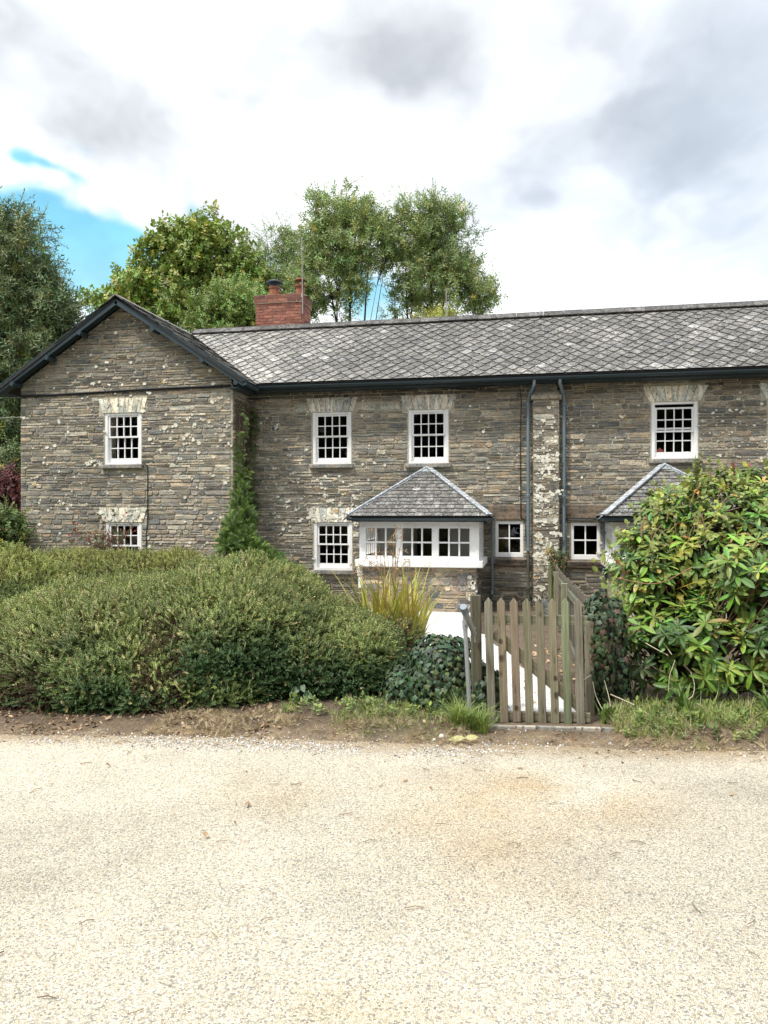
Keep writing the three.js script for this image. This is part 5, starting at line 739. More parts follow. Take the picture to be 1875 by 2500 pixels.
// ------------------------------------------------------------------ strap-leaved plants, ornamental grass, verge grass
function blades(h, base, n, r, o) {
  const mb = new MB();
  for (let i = 0; i < n; i++) {
    const a = r() * 6.283, L = o.L * (0.55 + 0.6 * r()), lean = o.lean * (0.25 + r()), m = o.each ? new MB() : mb, b = [base[0] + o.spread * (r() - 0.5) * 2 * 0.5, base[1], base[2] + o.spread * (r() - 0.5)], w = o.w * (0.7 + 0.6 * r()); m.col = o.col(r);
    const D = V3(Math.cos(a), 0, Math.sin(a)), S = V3(-Math.sin(a), 0, Math.cos(a)), N = 6; let p = V3(...b), ang = 1.45 - 0.35 * lean; const pts = [p.clone()];
    for (let k = 0; k < N; k++) { p = p.clone().addScaledVector(D, Math.cos(ang) * L / N).add(V3(0, Math.sin(ang) * L / N, 0)); pts.push(p); ang -= lean * (0.25 + 0.5 * k / N); }
    for (let k = 0; k < N; k++) { const wd = (t) => w * Math.sin(Math.PI * Math.min(0.98, 0.25 + 0.72 * t)) * (t > 0.95 ? 0.1 : 1) / 2, w0 = wd(k / N), w1 = wd((k + 1) / N), A = pts[k], B = pts[k + 1], q = (P, s) => [P.x + S.x * s, P.y + S.y * s + Math.abs(s) * 0.25, P.z + S.z * s]; m.quad(q(A, -w0), q(A, 0), q(B, 0), q(B, -w1)); m.quad(q(A, 0), q(A, w0), q(B, w1), q(B, 0)); }
    if (o.each) put('leaf', m, M.blade, h);
  }
  if (!o.each) stuff(put('blades', mb, M.blade, h));
}
{
  const r = rng(131), green = (q) => mixc([0.11, 0.2, 0.04], [0.25, 0.36, 0.07], q());
  const B = (X, Y) => { const d = EYE * F / (Y - HY), p = cp(X, d, Y); p[1] = groundY(p[0], p[2]); return p; };
  for (const [label, X, Y, n, L, w, each] of [['largest strap-leaved green plant on the verge under the rhododendron', 1668, 1765, 34, 0.26, 0.026, 1], ['low strap-leaved plant on the verge close to the gate', 1480, 1768, 22, 0.2, 0.022, 1], ['strap-leaved plant at the right edge of the verge', 1880, 1770, 26, 0.28, 0.024, 1], ['small leafy weed on the verge between the two strap-leaved plants', 1812, 1775, 14, 0.13, 0.02, 1]]) { const p = B(X, Y), h = thing('verge_plant', label, 'plant', p); blades(h, p, n, r, { L, lean: 0.55, spread: 0.07, w, col: green, each }); }
  { const p = B(738, 1722), h = thing('arum_plant', 'small plant with a few broad grey-green leaves under the edge of the dark hedge', 'plant', p); for (const [dx, dy, a, s] of [[-0.03, 0.1, 2.6, 1], [0.02, 0.13, 1.2, 0.9], [0.07, 0.07, 0.3, 1.1], [-0.02, 0.04, 3.4, 0.8], [0.05, 0.02, -0.5, 0.8]]) { const m = new MB(); m.col = [0.13, 0.2, 0.11]; leafInto(m, [p[0] + dx * 0.5, p[1] + dy, p[2] + 0.05], [Math.cos(a), -0.35, 0.5], [0, 0.6, 1], 0.085 * s, 0.062 * s, 0.2, 0.2, [[0, 0.5], [0.2, 1], [0.6, 0.75], [1, 0]]); m.bar([p[0], p[1], p[2]], [p[0] + dx * 0.5, p[1] + dy, p[2] + 0.05], 0.004, 0.004); put('leaf', m, M.leaf, h); } }
  const g0 = cp(962, 7.75, 1580); g0[1] = groundY(g0[0], g0[2]); const og = thing('ornamental_grass', 'yellow-green arching grass clump with brown seed stems, before the porch', 'grass clump', g0);
  blades(og, g0, 280, r, { L: 1.08, lean: 0.3, spread: 0.5, w: 0.026, col: (q) => q() < 0.18 ? [0.6, 0.42, 0.13] : mixc([0.28, 0.34, 0.05], [0.66, 0.6, 0.1], q()) });
  const ss = new MB(); for (let i = 0; i < 26; i++) { const a = (r() - 0.5) * 0.7, t = cp(945 + 80 * (r() - 0.5) * 2, 7.7, 1275 + 130 * r()); ss.col = mixc([0.32, 0.18, 0.08], [0.5, 0.38, 0.2], r()); const mid = [mixn(g0[0], t[0], 0.45) + a * 0.12, mixn(g0[1], t[1], 0.6), mixn(g0[2], t[2], 0.5)], tip = [t[0] + a * 0.3, t[1] - 0.05 * r(), t[2]]; const c = new THREE.CatmullRomCurve3([V3(g0[0] + 0.2 * (r() - 0.5), g0[1], g0[2]), V3(...mid), V3(...t), V3(...tip)]).getPoints(10); ss.tube(c.map((v) => v.toArray()), (k) => 0.004 - 0.0025 * k, 4); for (let k = 6; k < 10; k++) for (let j = 0; j < 2; j++) { const d = rndDir(r).multiplyScalar(0.035); ss.bar(c[k].toArray(), c[k].clone().add(d).toArray(), 0.004, 0.004); } } stuff(put('seed_stems', ss, M.dry, og));
  // grass
  const tuft = [0, 1].map((i) => { const q = rng(140 + i), mb = new MB(); for (let k = 0; k < 12; k++) { const a = q() * 6.3, L = 0.06 + 0.07 * q(), o = 0.035 * q(), l = 0.3 + 0.8 * q(), d = [Math.cos(a), Math.sin(a)], w = 0.0028; const c = 0.8 + 0.4 * q(); mb.col = [c, c, c]; const P = (t, s) => [d[0] * (o + l * L * t * t * 0.8) - d[1] * s, L * (t - 0.25 * l * t * t), d[1] * (o + l * L * t * t * 0.8) + d[0] * s]; for (let j = 0; j < 3; j++) { const t0 = j / 3, t1 = (j + 1) / 3, w0 = w * (1 - t0), w1 = w * (1 - t1) + 0.0002; mb.quad(P(t0, -w0), P(t0, w0), P(t1, w1), P(t1, -w1)); } } return mb.geo(); });
  const gl = [[], []];
  for (let i = 0; i < 12000; i++) { const x = -5 + 8.5 * r(), e = edgeZ(x), z = e - 0.95 * r(), dens = fbm3(x * 2.4, 7, z * 2.4, 3), side = x > 0.62 ? 0.9 : x < -0.42 && x > -1.95 ? 0.55 : x < -1.9 ? 0.04 : 0; if (r() > side || dens < 0.45 + 0.2 * sstep(0.45, 0, e - z)) continue; if (e - z < 0.05 && r() < 0.7) continue; gl[i % 2].push({ p: V3(x, groundY(x, z) - 0.004, z), d: V3((r() - 0.5) * 0.4, 1, (r() - 0.5) * 0.4).normalize(), roll: r() * 6, s: (0.35 + 0.75 * r() * (0.4 + sstep(0.15, 0.6, e - z))) * (x < 0 ? 0.66 : 0.9), c: r() < 0.24 ? [0.62, 0.54, 0.3] : mixc([0.17, 0.24, 0.045], [0.38, 0.44, 0.11], r()) }); }
  for (let i = 0; i < 1500; i++) { const x = r() < 0.7 ? -2.7 + 2.3 * r() : 0.6 + 2.4 * r(), z = edgeZ(x) + 0.03 - 0.42 * r(); if (fbm3(x * 4, 12, z * 5, 3) < 0.46) continue; gl[i % 2].push({ p: V3(x, Math.max(groundY(x, z), 0.004) + 0.004, z), d: V3((r() - 0.5) * 2, 0.25, (r() - 0.5) * 2).normalize(), roll: r() * 6, s: 0.4 + 0.5 * r(), c: mixc([0.36, 0.27, 0.15], [0.66, 0.56, 0.36], r()) }); }
  for (let i = 0; i < 90; i++) { const x = -0.42 + 0.22 * (r() - 0.5), z = 10.02 + 0.2 * (r() - 0.5); gl[i % 2].push({ p: V3(x, groundY(x, z), z), d: V3((r() - 0.5) * 0.5, 1, (r() - 0.5) * 0.5).normalize(), roll: r() * 6, s: 1.1 + r(), c: mixc([0.18, 0.27, 0.05], [0.36, 0.44, 0.1], r()) }); }
  const gr = new THREE.Group(); gr.name = 'grass'; scene.add(gr); origin.set(gr, [0, 0, 0]); gr.userData = { label: 'short ragged grass on the verge between road and hedges', category: 'grass', kind: 'stuff' }; gl.forEach((l, i) => scatter('blades', tuft[i], M.blade, l, gr));
  // leafy ground weeds on the right verge
  const wg = sprig(rng(7), 0.07, 7, 0.035, 0.022, { up: 0.6, prof: PROF, stem: [1, 1, 0.8] }), wl = []; for (let i = 0; i < 420; i++) { const x = r() < 0.72 ? 0.62 + 2.4 * r() : -1.9 + 1.4 * r(), z = edgeZ(x) - 0.12 - 0.75 * r(); if (x < 0 && edgeZ(x) - z < 0.45) continue; wl.push({ p: V3(x, groundY(x, z), z), d: V3((r() - 0.5), 1, (r() - 0.5)).normalize(), roll: r() * 6, s: 0.5 + 0.8 * r(), c: mixc([0.1, 0.17, 0.04], [0.3, 0.38, 0.08], r()) }); } const wd = scatter('undergrowth', wg, M.leaf, wl); wd.userData = { kind: 'stuff', label: 'low leafy weeds among the verge grass', category: 'weeds' };
  // fallen leaves, chips
  const lf = [0, 1].map((i) => { const mb = new MB(); mb.col = [1, 1, 1]; leafInto(mb, [-0.025, 0.006, 0], [1, 0.1, 0], [0, 1, 0], 0.055, 0.036, i ? -0.35 : 0.3, i ? 0.5 : -0.35); return mb.geo(); }), ll = [[], []];
  for (let i = 0; i < 3000; i++) { const left = r() < 0.72, x = left ? -5.4 + 3.6 * r() : r() < 0.5 ? 0.7 + 2.2 * r() : -1.9 + 2.4 * r(), e = edgeZ(x), d = left ? -0.03 + 0.75 * Math.pow(r(), 0.8) : 0.02 + 0.5 * r(), z = e - d; if (fbm3(x * 3, 2, z * 4, 3) < 0.42 || (!left && r() < 0.72)) continue; ll[i % 2].push({ p: V3(x, Math.max(groundY(x, z), z > e ? 0.012 : -1) + 0.004, z), d: V3((r() - 0.5) * 1.8, 1, (r() - 0.5) * 1.8).normalize(), roll: r() * 6.3, s: 0.3 + 0.75 * r() * r(), c: mixc([0.14, 0.08, 0.045], [0.5, 0.36, 0.23], Math.pow(r(), 1.4)) }); }
  for (let i = 0; i < 170; i++) { const x = -0.35 + 1.1 * r() - 0.2, z = 5.5 + 4 * r(); if (x < 0.0 - (9 - z) * 0.08) continue; ll[i % 2].push({ p: V3(x, groundY(x, z) + 0.006, z), d: V3((r() - 0.5) * 0.8, 1, (r() - 0.5) * 0.8).normalize(), roll: r() * 6, s: 0.6 + 0.7 * r(), c: mixc([0.3, 0.17, 0.09], [0.55, 0.4, 0.25], r()) }); }
  for (let i = 0; i < 34; i++) { const x = -3 + 5 * r(), z = edgeZ(x) + 0.1 + 2.6 * r() * r(); ll[i % 2].push({ p: V3(x, 0.012, z), d: V3((r() - 0.5) * 0.4, 1, (r() - 0.5) * 0.4).normalize(), roll: r() * 6, s: 0.3 + 0.4 * r(), c: mixc([0.2, 0.12, 0.06], [0.4, 0.28, 0.16], r()) }); }
  const fg = new THREE.Group(); fg.name = 'fallen_leaves'; scene.add(fg); origin.set(fg, [0, 0, 0]); fg.userData = { label: 'brown fallen leaves along the foot of the hedge and road edge', category: 'leaves', kind: 'stuff' }; ll.forEach((l, i) => scatter('leaves', lf[i], M.dry, l, fg));
  const tw = new MB(); tw.col = [1, 1, 1]; tw.tube([[-0.03, 0.003, 0], [0, 0.006, 0.006], [0.035, 0.003, -0.002]], 0.0022, 4); const tl = []; for (let i = 0; i < 320; i++) { const far = r() < 0.3, x = -3.6 + 6.2 * r(), z = edgeZ(x) + (far ? 0.2 + 2.8 * r() : -0.3 + 0.55 * r()); tl.push({ p: V3(x, z > edgeZ(x) ? 0.009 : groundY(x, z) + 0.004, z), d: V3((r() - 0.5) * 0.3, 1, (r() - 0.5) * 0.3).normalize(), roll: r() * 6.3, s: (far ? 0.35 : 0.5) + 0.8 * r(), c: mixc([0.1, 0.07, 0.045], [0.42, 0.33, 0.22], r()) }); } const twm = scatter('twigs', tw.geo(), M.dry, tl); twm.userData = { kind: 'stuff', label: 'small broken twigs lying on the road and its edge', category: 'twigs' };
  const chip = new THREE.IcosahedronGeometry(0.008, 0), chips = []; for (let i = 0; i < 3600; i++) { const near = r() < 0.8, x = near ? -3.4 + 3.4 * r() : -5 + 8 * r(), e = edgeZ(x), z = e + (near ? 0.16 * (r() + r() + r() - 1.5) + 0.12 + 0.25 * Math.max(0, noise3(x * 2, 1, 4) - 0.5) : 0.3 * (r() - 0.35)); if (near && fbm3(x * 2, 6, z * 5, 3) < 0.45) continue; const k = r() < 0.62 ? 0.62 + 0.2 * r() : 0.25 + 0.25 * r(); chips.push({ p: V3(x, (z > e ? 0.007 : groundY(x, z)) + 0.003, z), d: rndDir(r), roll: r() * 6, s: 0.35 + 0.9 * r() * r(), l: 0.6, c: [k, k * 0.97, k * 0.92] }); }
  for (let i = 0; i < 400; i++) { const x = -4 + 6 * r(), z = edgeZ(x) - 0.4 * r() + 0.06; if (x > -0.5 && x < 0.9 || r() < 0.3) chips.push({ p: V3(x, groundY(x, z) + 0.004, z), d: rndDir(r), roll: r() * 6, s: 0.4 + 1.8 * r() * r() * r(), l: 0.6, c: grey(0.25 + 0.22 * r()) }); }
  const cm = scatter('gravel', chip, mat({ color: 0xffffff, roughness: 1 }), chips); cm.userData = { kind: 'stuff', label: 'loose pale stone chips along the edge of the road', category: 'gravel' };
  const yl = B(1135, 1815), yh = thing('fallen_leaf', 'single large yellow-green fallen leaf on the bare soil below the handrail', 'leaf', yl); for (const [d, L, w] of [[[-0.9, 0.28, 0.2], 0.1, 0.06], [[0.8, 0.5, 0.1], 0.08, 0.055]]) { const m = new MB(); m.col = [0.58, 0.56, 0.24]; leafInto(m, [yl[0], yl[1] + 0.035, yl[2]], d, [0, 1, 0.5], L, w, 0.6, -0.3); put('blade', m, M.blade, yh); }
  for (const [X, Y, s, label] of [[1078, 1806, 0.02, 'biggest pale pebble on the bare soil by the road edge'], [1060, 1810, 0.013, 'smaller pale pebble just left of the biggest one on the soil']]) { const p = B(X, Y), m = new MB(), g = new THREE.IcosahedronGeometry(s, 1); const o = put('pebble', g.translate(p[0], p[1] + s * 0.4, p[2]), mat({ rgb: [0.62, 0.58, 0.53], roughness: 0.9 })); tag(o, label, 'pebble'); }
}

// ------------------------------------------------------------------ gate, posts, handrail, fence, kerb
const woodTint = (r, k = 1, g = 0.5) => mixc([0.35, 0.325, 0.26], [0.345, 0.345, 0.23], clamp(g * (0.3 + 0.5 * r()))).map((c) => c * k * (0.9 + 0.2 * r()) * 1.42);
{
  const r = rng(151), y0 = 0.012, gx = -0.295, gz = 9.815, ca = Math.cos(0.11), sa = -Math.sin(0.11), P = (x, y, z) => [gx + x * ca - z * sa * -1 * 1, y, gz + x * sa + z * ca];
  const g = thing('garden_gate', 'weathered wooden picket gate with diagonal brace, closed', 'gate', [gx + 0.33, 0, gz - 0.03]);
  for (let i = 0; i < 8; i++) {      // pickets lean a little: the gate has sagged
    const m = new MB(), x = i * 0.0957, lean = 0.03 - 0.0008 * i, w = 0.0295, hgt = 0.945 + 0.006 * (r() - 0.5), t = woodTint(r, 1, i > 4 ? 1 : 0.45); m.col = t; m.ou = r() * 3; m.ov = r() * 3;
    const T = (u, v, h) => P(x + u + (hgt - v) * lean, v + y0, h), c = 0.0025, o = (k) => [[-w + k, 0], [w - k, 0], [w - k, hgt - 0.04 - k * 0.4], [0, hgt - k * 1.4], [-w + k, hgt - 0.04 - k * 0.4]], U = (u, v) => [v * 1 + m.ou, u * 1 + m.ov];
    const A = o(0), C = o(c), n = 5; m.slab(A, T, 0, 0.0165, U); m.p.length -= 0;
    for (let k = 0; k < n; k++) { const e = (k + 1) % n; m.quad(T(...A[k], 0.0165), T(...A[e], 0.0165), T(...C[e], 0.019), T(...C[k], 0.019), [U(...A[k]), U(...A[e]), U(...C[e]), U(...C[k])]); } for (let k = 1; k < n - 1; k++) m.tri(T(...C[0], 0.019), T(...C[k], 0.019), T(...C[k + 1], 0.019), U(...C[0]), U(...C[k]), U(...C[k + 1]));
    const pk = put('picket', m, M.wood, g); const nl = new MB(); for (const v of [0.77, 0.05]) nl.lathe([[0.0045, 0], [0.003, 0.001], [0, 0.0012]], [0, 0, 0], 6); 
  }
  for (const [a, b, nm] of [[0.81, 0.735, 'rail'], [0.075, 0.005, 'rail']]) { const m = new MB(); m.col = woodTint(r, 0.95, 1); m.ou = r(); const s = (1 - (a + b) / 2) * 0.03 + 0; m.bar(P(-0.015 + s, (a + b) / 2 + y0, -0.018), P(0.73 + s, (a + b) / 2 + y0, -0.018), 0.034, a - b, [0, 1, 0], 0.003); put(nm, m, M.wood, g); }
  { const m = new MB(); m.col = woodTint(r, 0.85, 0.3); m.bar(P(0.04, 0.685, -0.012), P(0.70, 0.12, -0.012), 0.022, 0.085, [0.6, 0.7, 0], 0.003); put('brace', m, M.wood, g); }
  const post = (label, X, d, top, w, k, gr, lean = 0) => { const p = cp(X, d, 1700), b = groundY(p[0], p[2]) - 0.05, h = thing('gate_post', label, 'post', [p[0], b, p[2]]), m = new MB(); m.col = woodTint(r, k, gr); m.ou = r() * 4; m.bar([p[0] + lean, b, p[2]], [p[0], top, p[2]], w, w, [sT, 0, cT], 0.006); put('post', m, M.wood, h); return h; };
  post('dark weathered gate post beside the galvanised handrail', 1161, 5.78, 0.955, 0.078, 0.5, 0.1, 0.012); post('pale wooden gate post half hidden by ivy, right of the gate', 1437, 5.85, 0.74, 0.062, 0.95, 0.8, 0.01);
  // handrail: a galvanised standard with a clamp that holds a short rail to the post
  const hr = thing('handrail', 'galvanised tube handrail standard with clamp, beside the dark gate post', 'handrail', (() => { const p = cp(1147, 5.5, 1735); return p; })()), q = (X, Y, d) => cp(X, d, Y), st = new MB(); const a = q(1135.5, 1530, 5.55), b = q(1147, 1742, 5.55); st.tube([a, b], 0.0165, 12); put('standard', st, M.galv, hr);
  const k2 = new MB(); const t0 = q(1135, 1502, 5.55), t1 = q(1136, 1535, 5.55); k2.tube([q(1135, 1514, 5.55), t1], 0.021, 12); k2.tube([q(1131.5, 1484, 5.53), q(1134, 1512, 5.55)], 0.011, 8); for (const s of [-0.02, 0.02]) k2.tube([[t1[0] + 0.005, t1[1] + 0.025, t1[2] + 0.018], [t1[0] + 0.005, t1[1] + 0.025, t1[2] + 0.03]], 0.006, 8); put('clamp', k2, M.galv, hr);
  const ra = new MB(), f0 = q(1158, 1548, 5.68); ra.tube([q(1133, 1486, 5.42), q(1135, 1492, 5.46), f0], 0.0205, 14); put('rail', ra, M.galv, hr); const kn = new MB(); kn.tube([q(1131, 1481, 5.41), q(1133.5, 1489, 5.44), q(1136, 1496, 5.49)], 0.026, 14); put('end_cap', kn, M.pipe, hr);
  const fn = new MB(); fn.bar([f0[0] + 0.003, f0[1] - 0.06, f0[2] + 0.0], [f0[0] + 0.003, f0[1] + 0.05, f0[2] + 0.0], 0.042, 0.008, [1, 0, -0.2], 0.002); fn.tube([q(1155, 1543, 5.7), f0], 0.022, 12); put('wall_flange', fn, M.galv, hr);
  // boarded fence from the buttress to the gate
  const fe = thing('picket_fence', 'weathered close-boarded fence running from the buttress towards the gate', 'fence', [0.5, -0.25, 4.8]), fx = (z) => 0.515 + 0.004 * Math.sin(z * 0.9), ft = (z) => 0.525 + 0.036 * z;
  const bm = [0, 1, 2, 3].map((i) => { const m = new MB(); m.col = woodTint(r, 0.6, 0.35); m.ou = r() * 3; m.box(0, -0.95, -0.036, 0.016, 0, 0.036); m.p.length; return m.geo(); });
  for (let z = 0.4; z < 9.3; z += 0.098) { const m = new THREE.Mesh(bm[Math.floor(r() * 4)], M.wood); m.name = 'board'; m.castShadow = m.receiveShadow = true; m.position.set(fx(z) - 0.5, ft(z) + 0.045 * (r() - 0.5) + 0.25, z - 4.8); m.rotation.set((r() - 0.5) * 0.02, 0, (r() - 0.5) * 0.03); fe.add(m); }
  for (const y of [-0.12, -0.72]) { const m = new MB(); m.col = woodTint(r, 0.62, 0.3); for (let z = 0.4; z < 9.1; z += 0.9) m.bar([fx(z) - 0.025, ft(z) + y, z], [fx(z + 0.88) - 0.025, ft(z + 0.88) + y, z + 0.88], 0.035, 0.07, [0, 1, 0]); put('rail', m, M.wood, fe); }
  for (const [z, y] of [[0.32, 0.56], [3.6, 0.67], [6.25, 0.74], [8.9, 0.8]]) { const m = new MB(); m.col = woodTint(r, 1.1, 0.5); m.bar([fx(z) - 0.075, -0.4, z], [fx(z) - 0.075, y, z], 0.075, 0.075, [0, 0, 1], 0.005); put('fence_post', m, M.wood, fe); }
  const slate = thing('stone_slab', 'grey upright slate slab leaning behind the gate by the fence', 'slab', [0.3, -0.3, 2.2]), sm2 = new MB(); sm2.col = [0.4, 0.42, 0.42]; sm2.slab([[0.14, -0.32], [0.42, -0.32], [0.43, 0.02], [0.3, 0.1], [0.18, 0.06]], (u, v, h) => [u, v, 2.2 + h - v * 0.2], 0, 0.04); put('slab', sm2, M.slate, slate);
  const kb = new MB(); kb.col = [0.95, 0.86, 0.72]; for (const [x, l] of [[-0.36, 0.42], [0.065, 0.46], [0.53, 0.52]]) kb.bar([x, 0.004, 9.955 - 0.115 * x], [x + l - 0.006, 0.004, 9.955 - 0.115 * (x + l)], 0.06, 0.03, [0, 0, 1], 0.006); structure('kerb', kb, M.sandstone);
  // flowers by the buttress
  const fp = thing('flowering_plant', 'leggy green plant with orange-pink flowers at the foot of the buttress', 'plant', [0.45, -0.3, 0.75]), fl = [], fg = sprig(rng(33), 0.16, 9, 0.05, 0.02, { up: 0.6 }); for (let i = 0; i < 80; i++) { const c = cp(1362 + 34 * (r() + r() - 1), 14.4, 1375 + 50 * (r() - 0.5)); fl.push({ p: V3(...c), d: V3((r() - 0.5) * 1.2, 1, (r() - 0.5)).normalize(), roll: r() * 6, s: 0.7 + 0.7 * r(), c: mixc([0.11, 0.15, 0.04], [0.22, 0.26, 0.07], r()) }); } scatter('foliage', fg, M.leaf, fl, fp);
  const fs = new MB(); for (let i = 0; i < 16; i++) { const c = cp(1362 + 40 * (r() - 0.5), 14.35, 1375 + 45 * (r() - 0.5)); fs.col = [0.65, 0.28, 0.18]; for (let k = 0; k < 3; k++) { const d = rndDir(r).multiplyScalar(0.022); fs.tri([c[0] - d.x, c[1] - d.y, c[2] - d.z], [c[0] + d.y, c[1] + d.x, c[2] + d.z], [c[0] + d.x, c[1] + d.z, c[2] + d.y]); } fs.col = [0.1, 0.13, 0.04]; fs.bar([0.45 + 0.1 * (r() - 0.5), -0.3, 0.75], c, 0.007, 0.007); } put('flowers', fs, M.dry, fp);
}
// ------------------------------------------------------------------ plants against the houses
{
  const r = rng(161), list = [ell(596, 1210, 14.75, 0.05, 0.2, 0.1), ell(582, 1240, 14.65, 0.07, 0.18, 0.13), ell(602, 1268, 14.55, 0.09, 0.18, 0.16), ell(570, 1290, 14.45, 0.12, 0.2, 0.2), ell(558, 1335, 14.35, 0.12, 0.22, 0.24), ell(594, 1322, 14.35, 0.16, 0.22, 0.25), ell(622, 1352, 14.3, 0.17, 0.2, 0.28), ell(655, 1380, 14.2, 0.26, 0.2, 0.3), ell(705, 1408, 14.2, 0.24, 0.12, 0.3)];
  const h = thing('wall_climber', 'feathery dark green climber clinging to the corner between the cottages, spreading at its foot', 'climber', [list[2].c.x, -0.3, list[2].c.z]), frond = [0, 1].map((i) => { const q = rng(170 + i), mb = new MB(); for (let k = 0; k < 13; k++) { const t = k / 13, s = k % 2 ? 1 : -1, c = 0.75 + 0.45 * q() + 0.25 * t; mb.col = [c, c, c * 0.9]; const L = 0.11 * (1 - 0.6 * t); leafInto(mb, [0, 0.24 * t, -0.1 * t * t], [s * 0.8, 0.75, -0.15], [0, 0.2, 1], L, 0.02, 0.3, 0.1, SMALL); } leafInto(mb, [0, 0.12, -0.03], [0, 1, -0.4], [0, 0, 1], 0.18, 0.02, 0.3, 0.1, SMALL); return mb.geo(); }), fl = [[], []];
  for (const s of surface(list, 2800, r, { deep: 0.25, bump: 0.3, back: -0.3 })) fl[r() < 0.5 ? 0 : 1].push({ p: s.p, d: s.n.clone().multiplyScalar(0.8).add(V3(0, 0.35, 0)).add(rndDir(r).multiplyScalar(0.55)).normalize(), roll: r() * 6, s: 0.38 + 0.42 * r(), c: mixc([0.06, 0.125, 0.03], [0.23, 0.33, 0.065], Math.pow(r(), 1.3)) });
  for (let i = 0; i < 230; i++) { const t = Math.pow(r(), 0.7), Y = 985 + 230 * t, c = cp(598 - 14 * t + (8 + 22 * t) * (r() - 0.5) + 8 * Math.sin(Y * 0.05), 14.85, Y); fl[i % 2].push({ p: V3(...c), d: V3((r() - 0.5) * 1.4, 0.5 * (r() - 0.3), 0.6).normalize(), roll: r() * 6, s: 0.25 + 0.35 * t + 0.15 * r(), c: mixc([0.06, 0.12, 0.03], [0.19, 0.27, 0.06], r()) }); }
  fl.forEach((l, i) => scatter('foliage', frond[i], M.leaf, l, h)); core('branches_or_core', list, 0.7, M.dry, h, [0.025, 0.02, 0.014]);  // fronds, then an added dark core behind them
  const tr = thing('trellis', 'brown wooden lattice trellis on the narrow return wall of the gabled cottage', 'trellis', [-6.03, 1.6, 0.5]); for (let i = -4; i < 22; i++) for (const s of [-1, 1]) { const z0 = 0.16, z1 = 0.84, y = 1.75 + 0.115 * i, dy = 0.62 * s, a = s > 0 ? y : y + 0.62, b = a + dy; let A = [z0, a], Bq = [z1, b]; const lo = 1.6, hi = 4.0, cl = (p, q) => { if (p[1] < lo) { const t = (lo - p[1]) / (q[1] - p[1]); return [mixn(p[0], q[0], t), lo]; } if (p[1] > hi) { const t = (hi - p[1]) / (q[1] - p[1]); return [mixn(p[0], q[0], t), hi]; } return p; }; if (Math.max(a, b) < lo || Math.min(a, b) > hi) continue; A = cl(A, Bq); Bq = cl(Bq, A); const m = new MB(); m.col = [0.28, 0.21, 0.15]; m.bar([-6.03 + 0.008 * s, A[1], A[0]], [-6.03 + 0.008 * s, Bq[1], Bq[0]], 0.02, 0.008, [1, 0, 0]); put('slat', m, M.wood, tr); }
  const cl = thing('climbing_plant', 'thin green creeper climbing the trellis in the cottage corner', 'creeper', [-5.98, 0, 0.25]), lg = sprig(rng(44), 0.14, 9, 0.045, 0.03, { up: 0.3 }), cl2 = []; for (let i = 0; i < 420; i++) { const y = 1.4 + 2.5 * Math.pow(r(), 1.5), z = 0.2 + 0.12 * Math.sin(y * 3) + 0.16 * (r() + r() - 1) * (1.2 - 0.2 * y / 4), x = -6.0 + 0.07 * r(); cl2.push({ p: V3(x, y, z), d: V3(0.7, 0.5 * (r() - 0.5), r() - 0.5).normalize(), roll: r() * 6, s: 0.6 + 0.5 * r(), c: r() < 0.25 ? [0.22, 0.16, 0.09] : mixc([0.05, 0.09, 0.025], [0.12, 0.17, 0.05], r()) }); } scatter('foliage', lg, M.leaf, cl2, cl); const cs = new MB(); for (let i = 0; i < 12; i++) { cs.col = [0.2, 0.15, 0.1]; const z = 0.12 + 0.6 * r(); cs.tube([[-6.01, 0.2, 0.3], [-6.0, 1.5, z], [-6.01, 2.6, z + 0.2 * (r() - 0.5)], [-6.0, 3.4 + 0.5 * r(), z + 0.3 * (r() - 0.5)]], [0.012, 0.009, 0.007, 0.004], 4); } put('stems', cs, M.dry, cl);
  // rose by the lower window
  const rs = thing('rose_bush', 'sparse rose with red hips, before the lower window of the gabled cottage', 'rose', [-9.1, -0.25, 1.6]), st = new MB(), hp = new MB(), lf = []; for (let i = 0; i < 60; i++) { const b = cp(250 + 60 * (r() - 0.5), 15.0, 1395), X = 165 + 165 * r(), t = cp(X, 14.9 + 0.3 * r(), 1245 + 120 * r() + (X < 240 ? 30 : 0)), m = [mixn(b[0], t[0], 0.4), mixn(b[1], t[1], 0.65), mixn(b[2], t[2], 0.5)]; st.col = mixc([0.24, 0.13, 0.08], [0.36, 0.26, 0.16], r()); st.tube([[b[0], -0.3, b[2]], m, t], [0.007, 0.005, 0.003], 4); for (let k = 0; k < 5; k++) { const p = V3(...m).lerp(V3(...t), r()), d = rndDir(r); d.y = Math.abs(d.y); st.bar(p.toArray(), p.clone().addScaledVector(d, 0.12).toArray(), 0.004, 0.004); if (r() < 0.75) lf.push({ p, d, roll: r() * 6, s: 0.6 + 0.5 * r(), c: r() < 0.4 ? [0.25, 0.1, 0.06] : [0.13, 0.15, 0.05] }); } if (r() < 0.5) { hp.col = [0.5, 0.03, 0.03]; hp.tube([[t[0], t[1] - 0.02, t[2]], t, [t[0], t[1] + 0.02, t[2]]], [0.01, 0.018, 0.008], 6); } } put('stems', st, M.dry, rs); put('hips', hp, M.dry, rs); scatter('foliage', lg, M.leaf, lf, rs);
}
